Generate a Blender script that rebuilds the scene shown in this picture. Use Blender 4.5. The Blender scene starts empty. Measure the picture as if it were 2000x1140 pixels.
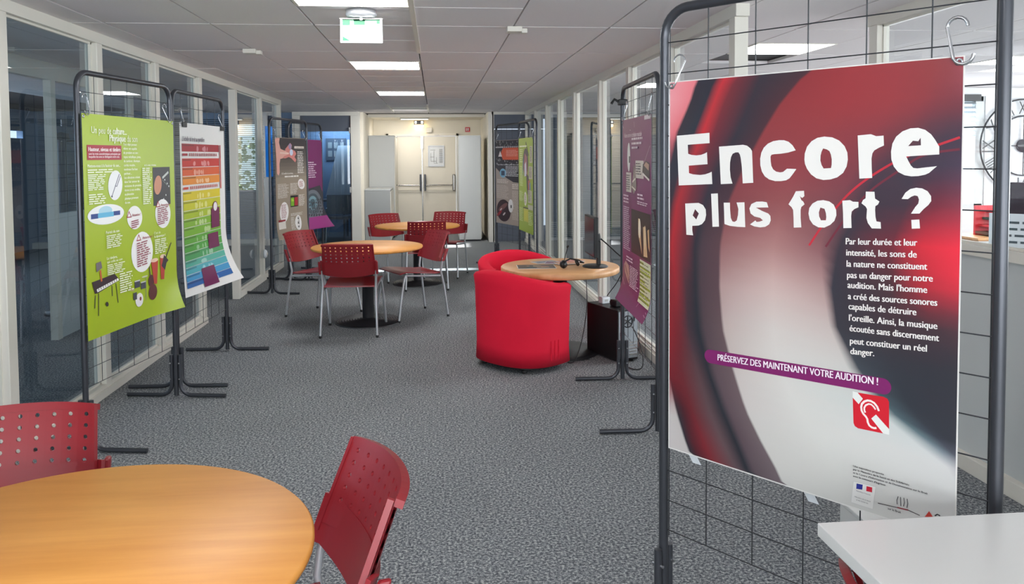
import bpy, bmesh, math, random
from mathutils import Vector, Matrix
random.seed(7)
sc = bpy.context.scene
R = math.radians

# ---------------------------------------------------------------- camera
F = 1545.0
yaw, pitch, roll = 0.0959, 0.0448, -0.0063
fwd = Vector((math.sin(yaw)*math.cos(pitch), math.cos(yaw)*math.cos(pitch), -math.sin(pitch)))
right = Vector((math.cos(yaw), -math.sin(yaw), 0))
up = right.cross(fwd)
r2 = right*math.cos(roll) + up*math.sin(roll)
u2 = up*math.cos(roll) - right*math.sin(roll)
cd = bpy.data.cameras.new('camera'); cam = bpy.data.objects.new('camera', cd)
sc.collection.objects.link(cam)
M = Matrix((( r2.x, u2.x, -fwd.x, 0), (r2.y, u2.y, -fwd.y, 0), (r2.z, u2.z, -fwd.z, 1.504), (0, 0, 0, 1)))
cam.matrix_world = M
cd.sensor_width = 36; cd.lens = F/2000*36
cd.shift_y = -(570-375.5)/2000
cd.clip_start = .05
sc.camera = cam

# ---------------------------------------------------------------- world, light, exposure
sc.view_settings.view_transform = 'Standard'
sc.view_settings.look = 'None'
sc.view_settings.gamma = 1
sc.view_settings.use_curve_mapping = False
sc.view_settings.exposure = 0.76
w = bpy.data.worlds.new('world'); sc.world = w; w.use_nodes = True
w.node_tree.nodes['Background'].inputs[0].default_value = (.75, .86, 1, 1)
w.node_tree.nodes['Background'].inputs[1].default_value = 1.0

def area(name, loc, rot, sx, sy, power, col):
    l = bpy.data.lights.new(name, 'AREA'); l.shape = 'RECTANGLE'; l.size = sx; l.size_y = sy
    l.energy = power; l.color = col
    o = bpy.data.objects.new(name, l); sc.collection.objects.link(o)
    o.location = loc; o.rotation_euler = rot
    return o
# daylight through the windows behind the camera, of the right-hand room and of the left-hand room
area('daylight_rear', (2.0, -2.9, 1.35), (R(90), 0, 0), 11.5, 1.7, 330, (.93, .97, 1))
area('daylight_right', (8.7, 4.5, 1.5), (R(90), 0, R(90)), 7, 1.3, 210, (.95, .98, 1))
area('daylight_left', (-6.6, 7.0, 1.5), (R(90), 0, R(-90)), 9, 1.2, 60, (.66, .82, 1))
area('daylight_blue_office', (-1.9, 15.9, 2.1), (R(35), 0, 0), .9, .4, 7, (.50, .72, 1))
area('far_right_fill', (6.1, 13.8, 1.5), (R(90), 0, R(180)), 3.0, 1.1, 60, (.95, .98, 1))  # fill added out of sight to brighten the far corridor

area('daylight_office_window', (5.75, 9.06, 1.5), (R(90), 0, R(180)), 1.5, 1.1, 22, (.95, .98, 1))
sl_ = bpy.data.lights.new('sun', 'SUN'); sl_.energy = 60; sl_.angle = R(.5); sl_.color = (1, .97, .92)
so = bpy.data.objects.new('sun', sl_); sc.collection.objects.link(so); so.location = (-20, 10, 6)
so.rotation_euler = Vector((math.cos(R(15)), 0, -math.sin(R(15)))).to_track_quat('-Z', 'Y').to_euler()

# ---------------------------------------------------------------- helpers
def lin(c):
    return tuple(((x/255)/12.92 if x/255 <= .04045 else ((x/255+.055)/1.055)**2.4) for x in c)
def new_mat(name):
    m = bpy.data.materials.new(name); m.use_nodes = True
    return m, m.node_tree.nodes, m.node_tree.links
def mat(name, c, rough=.5, metal=0, spec=.5, noise=0, nscale=40, bump=0, bscale=200, emit=None, es=0):
    m, n, l = new_mat(name); b = n['Principled BSDF']
    b.inputs['Base Color'].default_value = (*lin(c), 1)
    b.inputs['Roughness'].default_value = rough
    b.inputs['Metallic'].default_value = metal
    b.inputs['Specular IOR Level'].default_value = spec
    tc = n.new('ShaderNodeTexCoord')
    if noise:
        t = n.new('ShaderNodeTexNoise'); t.inputs['Scale'].default_value = nscale; t.inputs['Detail'].default_value = 4
        l.new(tc.outputs['Object'], t.inputs['Vector'])
        r = n.new('ShaderNodeMapRange'); r.inputs['To Min'].default_value = 1-noise; r.inputs['To Max'].default_value = 1+noise
        l.new(t.outputs['Fac'], r.inputs['Value'])
        mx = n.new('ShaderNodeVectorMath'); mx.operation = 'SCALE'; mx.inputs[0].default_value = lin(c)
        l.new(r.outputs[0], mx.inputs['Scale']); l.new(mx.outputs[0], b.inputs['Base Color'])
    if bump:
        t = n.new('ShaderNodeTexNoise'); t.inputs['Scale'].default_value = bscale
        l.new(tc.outputs['Object'], t.inputs['Vector'])
        bp = n.new('ShaderNodeBump'); bp.inputs['Strength'].default_value = bump; bp.inputs['Distance'].default_value = .002
        l.new(t.outputs['Fac'], bp.inputs['Height']); l.new(bp.outputs[0], b.inputs['Normal'])
    if emit:
        b.inputs['Emission Color'].default_value = (*lin(emit), 1); b.inputs['Emission Strength'].default_value = es
    return m
def glass_mat(name, tint, ior=1.55, rough=0.0):
    m, n, l = new_mat(name); n.remove(n['Principled BSDF'])
    t = n.new('ShaderNodeBsdfTransparent'); t.inputs[0].default_value = (*tint, 1)
    g = n.new('ShaderNodeBsdfGlossy'); g.inputs['Roughness'].default_value = rough; g.inputs[0].default_value = (.95, .97, 1, 1)
    lw = n.new('ShaderNodeLayerWeight'); lw.inputs[0].default_value = .5
    pw = n.new('ShaderNodeMath'); pw.operation = 'POWER'; pw.inputs[1].default_value = 4.2; l.new(lw.outputs['Facing'], pw.inputs[0])
    f = n.new('ShaderNodeMath'); f.operation = 'MULTIPLY_ADD'; f.inputs[1].default_value = .88; f.inputs[2].default_value = .07; l.new(pw.outputs[0], f.inputs[0])
    x = n.new('ShaderNodeMixShader')
    l.new(f.outputs[0], x.inputs[0]); l.new(t.outputs[0], x.inputs[1]); l.new(g.outputs[0], x.inputs[2])
    l.new(x.outputs[0], n['Material Output'].inputs[0])
    return m
def carpet_mat():
    m, n, l = new_mat('speckled_carpet'); b = n['Principled BSDF']
    tc = n.new('ShaderNodeTexCoord')
    a = n.new('ShaderNodeTexNoise'); a.inputs['Scale'].default_value = 90; a.inputs['Detail'].default_value = 5; a.inputs['Roughness'].default_value = .75
    l.new(tc.outputs['Object'], a.inputs['Vector'])
    r = n.new('ShaderNodeValToRGB'); e = r.color_ramp.elements
    e[0].position = .40; e[0].color = (*lin((70, 74, 80)), 1)
    e[1].position = .62; e[1].color = (*lin((192, 194, 192)), 1)
    k = e.new(.50); k.color = (*lin((118, 122, 127)), 1)
    l.new(a.outputs['Fac'], r.inputs[0])
    c = n.new('ShaderNodeTexNoise'); c.inputs['Scale'].default_value = 1.6; c.inputs['Detail'].default_value = 3
    l.new(tc.outputs['Object'], c.inputs['Vector'])
    mr = n.new('ShaderNodeMapRange'); mr.inputs['To Min'].default_value = .80; mr.inputs['To Max'].default_value = 1.04
    l.new(c.outputs['Fac'], mr.inputs['Value'])
    s = n.new('ShaderNodeVectorMath'); s.operation = 'SCALE'
    l.new(r.outputs[0], s.inputs[0]); l.new(mr.outputs[0], s.inputs['Scale']); l.new(s.outputs[0], b.inputs['Base Color'])
    bp = n.new('ShaderNodeBump'); bp.inputs['Strength'].default_value = .5; bp.inputs['Distance'].default_value = .004
    l.new(a.outputs['Fac'], bp.inputs['Height']); l.new(bp.outputs[0], b.inputs['Normal'])
    b.inputs['Roughness'].default_value = .95; b.inputs['Specular IOR Level'].default_value = .15
    return m
def wood_mat(name, c1, c2, rough=.35, scale=2.0):
    m, n, l = new_mat(name); b = n['Principled BSDF']
    tc = n.new('ShaderNodeTexCoord'); mp = n.new('ShaderNodeMapping'); mp.inputs['Scale'].default_value = (1.2*scale, 11*scale, 1.2*scale)
    mp.inputs['Rotation'].default_value = (0, 0, R(4))
    l.new(tc.outputs['Object'], mp.inputs[0])
    t = n.new('ShaderNodeTexNoise'); t.inputs['Scale'].default_value = 1; t.inputs['Detail'].default_value = 7; t.inputs['Roughness'].default_value = .6
    l.new(mp.outputs[0], t.inputs['Vector'])
    r = n.new('ShaderNodeValToRGB'); e = r.color_ramp.elements
    e[0].position = .33; e[0].color = (*lin(c1), 1); e[1].position = .68; e[1].color = (*lin(c2), 1)
    l.new(t.outputs['Fac'], r.inputs[0]); l.new(r.outputs[0], b.inputs['Base Color'])
    b.inputs['Roughness'].default_value = rough
    return m
def print_mat(name, rough=.38):
    m, n, l = new_mat(name); b = n['Principled BSDF']
    a = n.new('ShaderNodeVertexColor'); a.layer_name = 'Col'
    l.new(a.outputs[0], b.inputs['Base Color']); b.inputs['Roughness'].default_value = rough
    return m

MT = dict(
 carpet=carpet_mat(),
 tile=mat('ceiling_tile_fibre', (236, 230, 230), .9, noise=.03, nscale=60, bump=.3, bscale=300),
 void=mat('ceiling_void', (60, 58, 60), .9),
 frame=mat('cream_lacquered_metal', (222, 218, 208), .38, noise=.02, nscale=6),
 glassL=glass_mat('blue_tinted_glass', (.64, .73, .77)),
 glassR=glass_mat('clear_glass', (.86, .90, .91)),
 cream=mat('cream_paint', (232, 226, 212), .6, noise=.03, nscale=5),
 door=mat('cream_door_paint', (236, 230, 216), .45, noise=.02, nscale=4),
 white=mat('white_paint', (222, 224, 226), .7, noise=.02, nscale=5),
 bluelit=mat('blue_lit_paint', (135, 155, 180), .7, noise=.04, nscale=3),  # cool light of the left rooms put into the wall colour
 slate=mat('slate_grey_panel', (92, 98, 110), .5, noise=.04, nscale=5),
 panel=mat('pale_grey_panel', (200, 204, 204), .5, noise=.02, nscale=5),
 steel=mat('dark_grey_steel_tube', (74, 76, 82), .32, metal=.55, noise=.06, nscale=30),
 wire=mat('dark_steel_wire', (62, 64, 68), .35, metal=.6),
 zinc=mat('bright_zinc', (190, 192, 195), .25, metal=.9),
 alu=mat('grey_aluminium_paint', (176, 178, 182), .35, metal=.5),
 chrome=mat('satin_steel', (170, 168, 165), .25, metal=.85),
 red=mat('dark_red_plastic', (136, 30, 38), .33, noise=.03, nscale=12),
 fabric=mat('bright_red_fabric', (222, 30, 58), .85, spec=.2, bump=.25, bscale=900, noise=.05, nscale=6),
 black=mat('black_plastic', (24, 24, 26), .4, noise=.05, nscale=20),
 black2=mat('black_cast_iron', (38, 38, 42), .45, noise=.06, nscale=15),
 wood=wood_mat('beech_veneer', (206, 140, 64), (222, 158, 80), .45, 1.6),
 wood2=wood_mat('pale_beech_veneer', (204, 150, 100), (224, 174, 126)),
 cab=mat('light_grey_cabinet', (198, 200, 198), .45, noise=.02, nscale=4),
 cabd=mat('mid_grey_cabinet', (160, 162, 160), .45, noise=.02, nscale=4),
 tabw=mat('white_laminate', (214, 214, 212), .3, noise=.015, nscale=8),
 pcw=mat('galvanised_rear_panel', (170, 176, 182), .35, metal=.5, noise=.2, nscale=40),
 screen=mat('dark_glossy_screen', (40, 52, 64), .12),
 print=print_mat('printed_film'),
 blind=mat('blue_grey_blind_slat', (96, 116, 128), .5),
 blindl=mat('pale_blind_slat', (180, 190, 196), .5),
 tag=mat('white_tape', (232, 236, 240), .5),
 lamp=mat('lit_diffuser', (255, 255, 255), .5, emit=(255, 255, 255), es=13),
 sky=mat('daylit_outside', (235, 242, 250), .8, emit=(225, 236, 250), es=.8),
 tree=mat('glowing_leaves_outside', (70, 110, 40), .8, noise=.8, nscale=6, emit=(120, 160, 90), es=.35),  # emission stands in for daylight on the leaves
 green=mat('exit_sign_green', (10, 110, 70), .4, emit=(10, 120, 75), es=.1),
 signw=mat('exit_sign_lit_white', (255, 255, 255), .4, emit=(245, 255, 252), es=.9),
 warm=mat('lit_emergency_lamp', (255, 230, 170), .4, emit=(255, 222, 150), es=7),
 brown=mat('brown_door_edge', (84, 52, 44), .6),
 redp=mat('bright_red_lacquer', (205, 25, 45), .4),
 teal=mat('dark_green_lacquer', (40, 90, 80), .4),
)
def set_props(o, label=None, cat=None, group=None, kind=None):
    if label: o['label'] = label
    if cat: o['category'] = cat
    if group: o['group'] = group
    if kind: o['kind'] = kind
    return o
def link_mesh(name, me, m=None, parent=None, loc=None, rot=None):
    o = bpy.data.objects.new(name, me); sc.collection.objects.link(o)
    if m is not None and not me.materials: me.materials.append(MT[m] if isinstance(m, str) else m)
    if parent: o.parent = parent
    if loc is not None: o.location = loc
    if rot is not None: o.rotation_euler = rot
    return o
def empty(name, loc=(0, 0, 0), rz=0, label=None, cat=None, group=None, kind=None):
    o = bpy.data.objects.new(name, None); sc.collection.objects.link(o); o.location = loc; o.rotation_euler = (0, 0, rz)
    o.empty_display_size = .1
    return set_props(o, label, cat, group, kind)
class MB:
    def __init__(s): s.v = []; s.f = []; s.sm = []
    def add(s, vs, fs, smooth=False):
        b = len(s.v); s.v += [tuple(x) for x in vs]; s.f += [tuple(b+i for i in f) for f in fs]; s.sm += [smooth]*len(fs); return s
    def box(s, x0, y0, z0, x1, y1, z1):
        vs = [(x, y, z) for z in (z0, z1) for y in (y0, y1) for x in (x0, x1)]
        return s.add(vs, [(0, 2, 3, 1), (4, 5, 7, 6), (0, 1, 5, 4), (2, 6, 7, 3), (0, 4, 6, 2), (1, 3, 7, 5)])
    def cbox(s, c, sz): return s.box(c[0]-sz[0]/2, c[1]-sz[1]/2, c[2]-sz[2]/2, c[0]+sz[0]/2, c[1]+sz[1]/2, c[2]+sz[2]/2)
    def tube(s, pts, r, n=10, cap=True):
        pts = [Vector(p) for p in pts]; rings = []; prev = None
        for i, p in enumerate(pts):
            a = pts[max(i-1, 0)]; b = pts[min(i+1, len(pts)-1)]; t = (b-a).normalized()
            if prev is None:
                ref = Vector((0, 0, 1)) if abs(t.z) < .9 else Vector((1, 0, 0)); x = t.cross(ref).normalized()
            else:
                x = (prev-t*prev.dot(t)).normalized()
            prev = x; y = t.cross(x); rr = r[i] if isinstance(r, (list, tuple)) else r
            rings.append([p+(x*math.cos(2*math.pi*k/n)+y*math.sin(2*math.pi*k/n))*rr for k in range(n)])
        vs = [v for rg in rings for v in rg]; fs = []
        for i in range(len(rings)-1):
            for k in range(n): fs.append((i*n+k, i*n+(k+1) % n, (i+1)*n+(k+1) % n, (i+1)*n+k))
        s.add(vs, fs, True)
        if cap:
            s.add(rings[0], [tuple(range(n))]); s.add(rings[-1], [tuple(reversed(range(n)))])
        return s
    def lathe(s, prof, n=32, c=(0, 0), smooth=True, sx=1, sy=1):
        vs = []; fs = []
        for (r, z) in prof:
            for k in range(n):
                a = 2*math.pi*k/n; vs.append((c[0]+r*sx*math.cos(a), c[1]+r*sy*math.sin(a), z))
        for i in range(len(prof)-1):
            for k in range(n): fs.append((i*n+k, i*n+(k+1) % n, (i+1)*n+(k+1) % n, (i+1)*n+k))
        return s.add(vs, fs, smooth)
    def prism(s, poly, z0, z1):
        n = len(poly)
        vs = [(x, y, z0) for x, y in poly]+[(x, y, z1) for x, y in poly]
        return s.add(vs, [tuple(range(n-1, -1, -1)), tuple(range(n, 2*n))]+[(k, (k+1) % n, n+(k+1) % n, n+k) for k in range(n)])
    def grid(s, fn, nu, nv, thick=0, smooth=True):
        P = [[Vector(fn(i/nu, j/nv)) for i in range(nu+1)] for j in range(nv+1)]
        def nrm(i, j):
            a = P[j][min(i+1, nu)]-P[j][max(i-1, 0)]; b = P[min(j+1, nv)][i]-P[max(j-1, 0)][i]
            return a.cross(b).normalized()
        vs = [P[j][i] for j in range(nv+1) for i in range(nu+1)]; W = nu+1
        fs = [(j*W+i, j*W+i+1, (j+1)*W+i+1, (j+1)*W+i) for j in range(nv) for i in range(nu)]
        s.add(vs, fs, smooth)
        if thick:
            vb = [P[j][i]-nrm(i, j)*thick for j in range(nv+1) for i in range(nu+1)]
            s.add(vb, [tuple(reversed(f)) for f in fs], smooth)
            ed = [(0, j) for j in range(nv+1)]+[(i, nv) for i in range(1, nu+1)]+[(nu, j) for j in range(nv-1, -1, -1)]+[(i, 0) for i in range(nu-1, 0, -1)]
            idx = [j*W+i for i, j in ed]; k = len(idx)
            s.add([vs[q] for q in idx]+[vb[q] for q in idx], [(a, (a+1) % k, k+(a+1) % k, k+a) for a in range(k)], False)
        return s
    def mesh(s, name):
        me = bpy.data.meshes.new(name); me.from_pydata(s.v, [], s.f); me.polygons.foreach_set('use_smooth', s.sm); me.update(); return me
    def build(s, name, m, parent=None, loc=None, rot=None, bevel=0):
        o = link_mesh(name, s.mesh(name), m, parent, loc, rot)
        if bevel:
            b = o.modifiers.new('bevel', 'BEVEL'); b.width = bevel; b.segments = 2; b.limit_method = 'ANGLE'
        return o
def copy_tree(o, parent=None):
    c = o.copy(); sc.collection.objects.link(c)
    if parent: c.parent = parent
    for ch in list(o.children): copy_tree(ch, c)
    return c
def arc(c, r, a0, a1, n, ax=(1, 0, 0), ay=(0, 0, 1)):
    ax = Vector(ax); ay = Vector(ay); c = Vector(c)
    return [c+ax*(r*math.cos(a0+(a1-a0)*k/n))+ay*(r*math.sin(a0+(a1-a0)*k/n)) for k in range(n+1)]
# ================================================================ SETTING
CZ = 2.30; XL = -2.106; XR = 1.575; YF = 13.93
def struct(name, mb, m, parent=None):
    o = mb.build(name, m, parent)
    if not parent: o['kind'] = 'structure'
    return o
struct('floor', MB().box(-7, -3.2, -.05, 9.2, 17.2, 0), 'carpet')
# ceiling: a dark void slab with separate mineral tiles under it
ceil = struct('ceiling', MB().box(-7, -3.2, CZ+.03, 9.2, 17.2, CZ+.08), 'void')
def tile_mesh(lx, ly): return MB().box(.005, .011, 0, lx-.005, ly-.011, .024).mesh('ceiling_tile')
TL, TH = tile_mesh(.6, 1.2), tile_mesh(.6, .6)
X0, Y0 = -.117, 4.859
LIGHTS = [.66, 3.66, 6.66, 9.66, 12.66]
light_r = [(4, 5.46), (8, 6.06), (4, 8.46), (8, 2.46)]
first = True
for i in range(-8, 14):
    for j in range(-4, 8):
        x = X0+.6*i; y = Y0+1.2*j
        if y > YF+1.2: continue
        zt = CZ+random.uniform(-.0015, .0015)
        if i == -1 or (i == 0 and j in (-1, 3)):
            halves = [y, y+.6]
            for h in halves:
                if i == -1 and any(abs(h-a) < .1 for a in LIGHTS[:5]): continue
                o = link_mesh('ceiling_tile', TH, 'tile', ceil, (x, h-.001, zt))
            continue
        if any(i == a and abs(y-b) < .7 for a, b in light_r):
            b = [b for a, b in light_r if a == i and abs(y-b) < .7][0]
            link_mesh('ceiling_tile', TH, 'tile', ceil, (x, y+.6 if b < y+.3 else y, zt))
            continue
        link_mesh('ceiling_tile', TL, 'tile', ceil, (x, y, zt))
struct('ceiling_rail', MB().box(X0-.014, -1, CZ-.012, X0+.014, 6.06, CZ+.01), 'frame', ceil)
struct('ceiling_rail', MB().box(X0-.014, 12.06, CZ-.012, X0+.014, 13.9, CZ+.01), 'frame', ceil)
struct('ceiling_rail', MB().box(X0-.614, 12.06, CZ-.012, X0-.586, 13.9, CZ+.01), 'frame', ceil)

# ---- glazed partitions
def partition(name, X, y0, y1, posts, gmat, side, openings=(), pw=.085, low=0.0, zt=2.235):
    """posts: y centres; side=+1 when the corridor lies at +X of the partition"""
    root = empty(name, (0, 0, 0), kind='structure')
    t = .075
    xa, xb = (X-t, X) if side > 0 else (X, X+t)
    MB().box(xa, y0, zt, xb, y1, CZ+.02).build('header', 'frame', root, bevel=.003)
    segs = []; ys = y0
    ps = sorted(posts)
    for p in ps: MB().box(xa, p-pw/2, 0, xb, p+pw/2, zt).build('post', 'frame', root, bevel=.004)
    for a, b in zip(ps[:-1], ps[1:]):
        if any(o0 <= (a+b)/2 <= o1 for o0, o1 in openings): continue
        ya, yb = a+pw/2, b-pw/2
        MB().box(xa, ya, 0, xb, yb, .075).build('bottom_rail', 'frame', root, bevel=.003)
        gx = (xa+.022) if side > 0 else (xb-.022)
        if low:
            MB().box(gx-.015, ya, .075, gx+.015, yb, low).build('solid_panel', 'panel', root)
            MB().box(xa, ya, low, xb, yb, low+.05).build('middle_rail', 'frame', root, bevel=.003)
        z0 = low+.05 if low else .075
        MB().add([(gx, ya, z0), (gx, yb, z0), (gx, yb, zt), (gx, ya, zt)], [(0, 1, 2, 3)]).build('glass_pane', gmat, root)
        bx = gx+(.012 if side > 0 else -.012)
        e = MB()
        for q in ((ya, z0, ya+.012, zt), (yb-.012, z0, yb, zt), (ya, zt-.012, yb, zt), (ya, z0, yb, z0+.012)):
            e.box(bx-.008, q[0], q[1], bx+.008, q[2], q[3])
        e.build('glazing_bead', 'frame', root)
    return root
wl = partition('wall_left', XL, -3.1, 11.17, [-3.05, -1.9, -.7, .5, 1.65, 2.9, 4.13, 5.26, 6.30, 7.42, 8.70, 9.92, 11.12], 'glassL', 1, openings=[(7.5, 8.6)])
wr = partition('wall_right', XR, 4.05, YF, [4.11, 5.28, 6.43, 7.58, 9.0, 10.16, 11.3, 12.6, 13.88], 'glassR', -1)
# right partition steps back nearer the camera: solid below, glass above
partition('wall_right_low', 2.485, -3.1, 4.38, [-3.05, -1.9, -.7, .5, 1.75, 3.02, 4.32], 'glassR', -1, low=1.03)
# baseboard strip along the right partition foot
struct('baseboard_right', MB().box(XR-.012, 4.1, 0, XR, YF, .06), 'frame')
struct('baseboard_left', MB().box(XL, 4.2, 0, XL+.012, 7.45, .05), 'frame')

# ---- far cross partitions
def outer(name, x0, y0, x1, y1, m, z0=0, z1=CZ+.03): return struct(name, MB().box(x0, y0, z0, x1, y1, z1), m)
wo = empty('wall_outer_left', kind='structure')  # unseen wall; its slots are added to shape sun stripes on the floor
for a, b, c, d in ((-3.2, 10.5, 0, CZ+.03), (10.7, 13.2, 0, CZ+.03), (13.85, 16.6, 0, CZ+.03), (10.5, 10.7, 0, 1.60), (10.5, 10.7, 1.98, CZ+.03), (13.2, 13.85, 0, 1.86), (13.2, 13.85, 1.98, CZ+.03)):
    MB().box(-6.9, a, c, -6.8, b, d).build('wall_panel', 'bluelit', wo)
outer('wall_outer_right', 9.0, -3.2, 9.1, 14.1, 'white')
outer('wall_rear', -7, -3.3, 9.1, -3.2, 'white')
# blue office at the far left
fl = empty('wall_far_left', kind='structure')
MB().box(-2.32, YF+.04, 1.965, -1.475, YF+.07, 2.235).build('transom_panel', 'slate', fl)
for a, b, c, d in ((-2.45, 0, -2.32, 2.235), (-1.46, 0, -1.30, 2.235), (-2.45, 2.235, -1.30, 2.33)):
    MB().box(a, YF, b, c, YF+.09, d).build('frame_member', 'frame', fl, bevel=.003)
MB().box(-1.475, YF+.02, 0, -1.46, YF+.08, 2.235).build('door_edge', 'brown', fl)
MB().add([(-2.32, YF+.05, 0), (-1.475, YF+.05, 0), (-1.475, YF+.05, 1.965), (-2.32, YF+.05, 1.965)], [(0, 1, 2, 3)]).build('glass_pane', 'glassL', fl)
for z in (1.98, .95): MB().box(-1.49, YF-.005, z-.05, -1.462, YF+.02, z+.05).build('hinge', 'chrome', fl)
outer('wall_office_back', -3.3, 16.3, -1.35, 16.4, 'bluelit')
outer('wall_office_left', -2.95, YF+.1, -2.9, 16.3, 'bluelit')
outer('wall_office_right', -1.36, YF+.1, -1.31, 16.4, 'bluelit')
# window with blinds left of it
wf = empty('window_1', kind='structure')
MB().box(-6.8, YF+.30, .95, -3.62, YF+.36, 2.1).build('wall_side', 'bluelit', wf)
MB().box(-6.8, YF+.30, 0, -2.45, YF+.36, .95).build('wall_below', 'bluelit', wf)
MB().box(-6.8, YF+.30, 2.1, -2.45, YF+.36, 2.33).build('wall_above', 'bluelit', wf)
for x in (-3.62, -3.1, -2.62): MB().box(x, YF+.27, .95, x+.09, YF+.37, 2.1).build('window_frame', 'slate', wf)
MB().box(-6.8, YF+.1, 0, -2.45, YF+.26, .1).build('heater_casing', 'frame', wf)
for x0 in (-3.53,):
    MB().add([(x0, YF+.33, .95), (x0+.9, YF+.33, .95), (x0+.9, YF+.33, 2.1), (x0, YF+.33, 2.1)], [(0, 1, 2, 3)]).build('glass_pane', 'glassR', wf)
sl = MB()
z = .2
while z < 2.2:
    sl.add([(-6.7, YF+.20, z), (-2.48, YF+.20, z), (-2.48, YF+.222, z+.013), (-6.7, YF+.222, z+.013)], [(0, 1, 2, 3)]); z += .034
o = sl.build('blind_slats', 'blind', wf); o['kind'] = 'stuff'
bg = MB().box(-7, 17.6, -.5, -2.2, 17.7, 3.2).build('daylit_sky_beyond_window', 'sky'); bg['kind'] = 'structure'; bg.name = 'sky_panel'
tr = MB()
for k in range(1500):
    x = random.uniform(-6.5, -2.3); z = random.uniform(.03, 1.85+.25*math.sin(x*3)) if random.random() < .8 else random.uniform(.03, .9); y = 16.9+random.uniform(0, .4); s = random.uniform(.02, .06)
    tr.lathe([(0, z-s), (s*.8, z-s*.4), (s, z), (s*.7, z+s*.6), (0, z+s)], 5, (x, y))
set_props(tr.build('shrub_foliage', 'tree'), 'glowing green foliage seen through the far left blinds', 'shrub', kind='stuff')

# alcove with the exit doors
outer('wall_alcove_left', -1.31, YF+.09, -1.25, 16.3, 'cream', 0, CZ)
outer('wall_alcove_right', .93, YF+.09, .99, 16.3, 'cream', 0, CZ)
struct('trim_2', MB().box(-1.25, 14.9, 2.255, .93, 14.96, CZ), 'cream')
struct('trim_3', MB().box(.93, YF, 0, 1.02, YF+.09, CZ), 'frame')
MB().box(-1.25, YF+1.1, CZ-.03, .93, 16.3, CZ+.02).build('ceiling_alcove', 'cream')['kind'] = 'structure'
de = empty('wall_end', kind='structure')
MB().box(-1.3, 16.3, 1.99, .99, 16.4, CZ).build('wall_panel', 'cream', de)
MB().box(-1.3, 16.3, 0, -1.0, 16.4, 1.99).build('wall_panel', 'cream', de)
MB().box(.47, 16.3, 0, .99, 16.4, 1.99).build('wall_panel', 'cream', de)
for a, b, c, d in ((-1.0, 0, -.95, 1.99), (.42, 0, .47, 1.99), (-1.0, 1.94, .47, 1.99)):
    MB().box(a, 16.26, b, c, 16.34, d).build('door_frame', 'door', de, bevel=.004)
dr = empty('door_1', kind='structure')
for a, b in ((-.945, -.275), (-.265, .415)):
    MB().box(a, 16.29, .01, b, 16.34, 1.935).build('door_leaf', 'door', dr, bevel=.004)
MB().box(-.285, 16.275, .02, -.262, 16.292, 1.93).build('cover_strip', 'chrome', dr)
MB().box(-.30, 16.26, 1.68, -.25, 16.30, 1.94).build('bolt_housing', 'chrome', dr)
for s, a, b in ((-1, -.93, -.30), (1, -.24, .36)):
    MB().tube([(a, 16.22, .94), (b, 16.22, .94)], .014, 10).build('push_bar', 'chrome', dr)
    MB().box(a, 16.27, .80, b, 16.292, .84).build('kick_strip', 'door', dr)
for x in (-.31, -.22): MB().box(x-.018, 16.2, .82, x+.018, 16.29, 1.16).build('bar_bracket', 'steel', dr, bevel=.006)
MB().box(.335, 16.19, .82, .40, 16.29, 1.16).build('lock_case', 'chrome', dr, bevel=.02)
MB().box(-.02, 16.25, 1.95, .08, 16.27, 1.975).build('door_closer', 'frame', dr)

# far right: slate door and its surround, window with blind beyond
fr = empty('wall_far_right', kind='structure')
for a, b, c, d in ((1.0, 0, 1.03, 2.25), (1.82, 0, 1.90, 2.25), (.99, 2.25, 2.0, 2.33)):
    MB().box(a, YF, b, c, YF+.09, d).build('frame_member', 'frame', fr)
dq = empty('door_2', kind='structure')
MB().box(1.03, YF+.01, 0.01, 1.82, YF+.05, 1.99).build('door_leaf', 'slate', dq)
MB().box(1.03, YF+.01, 2.0, 1.82, YF+.05, 2.25).build('transom_panel', 'slate', dq)
MB().box(1.765, YF-.01, .80, 1.81, YF+.012, .98).build('lock_plate', 'chrome', dq, bevel=.004)
MB().tube([(1.79, YF-.05, .91), (1.70, YF-.05, .91)], .009, 8).build('door_handle', 'chrome', dq)
w2 = empty('window_2', kind='structure')
MB().box(1.98, YF+.10, 0, 9, YF+.16, .35).build('wall_below', 'white', w2)
MB().box(1.98, YF+.10, 2.2, 9, YF+.16, 2.33).build('wall_above', 'white', w2)
MB().box(1.98, YF+.12, .35, 9, YF+.14, 2.2).build('roller_blind_backing', 'blind', w2)
sl = MB(); z = .06
while z < 2.2:
    sl.add([(2.02, YF+.06, z), (4.5, YF+.06, z), (4.5, YF+.085, z+.02), (2.02, YF+.085, z+.02)], [(0, 1, 2, 3)]); z += .034
sl.build('blind_slats', 'blind', w2)['kind'] = 'stuff'
MB().box(2.0, YF+.03, 2.2, 4.5, YF+.1, 2.235).build('blind_head_rail', 'tag', w2)
for x in (2.02, 2.14): MB().box(x, YF+.05, .05, x+.008, YF+.058, 2.2).build('window_frame', 'tag', w2)

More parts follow.
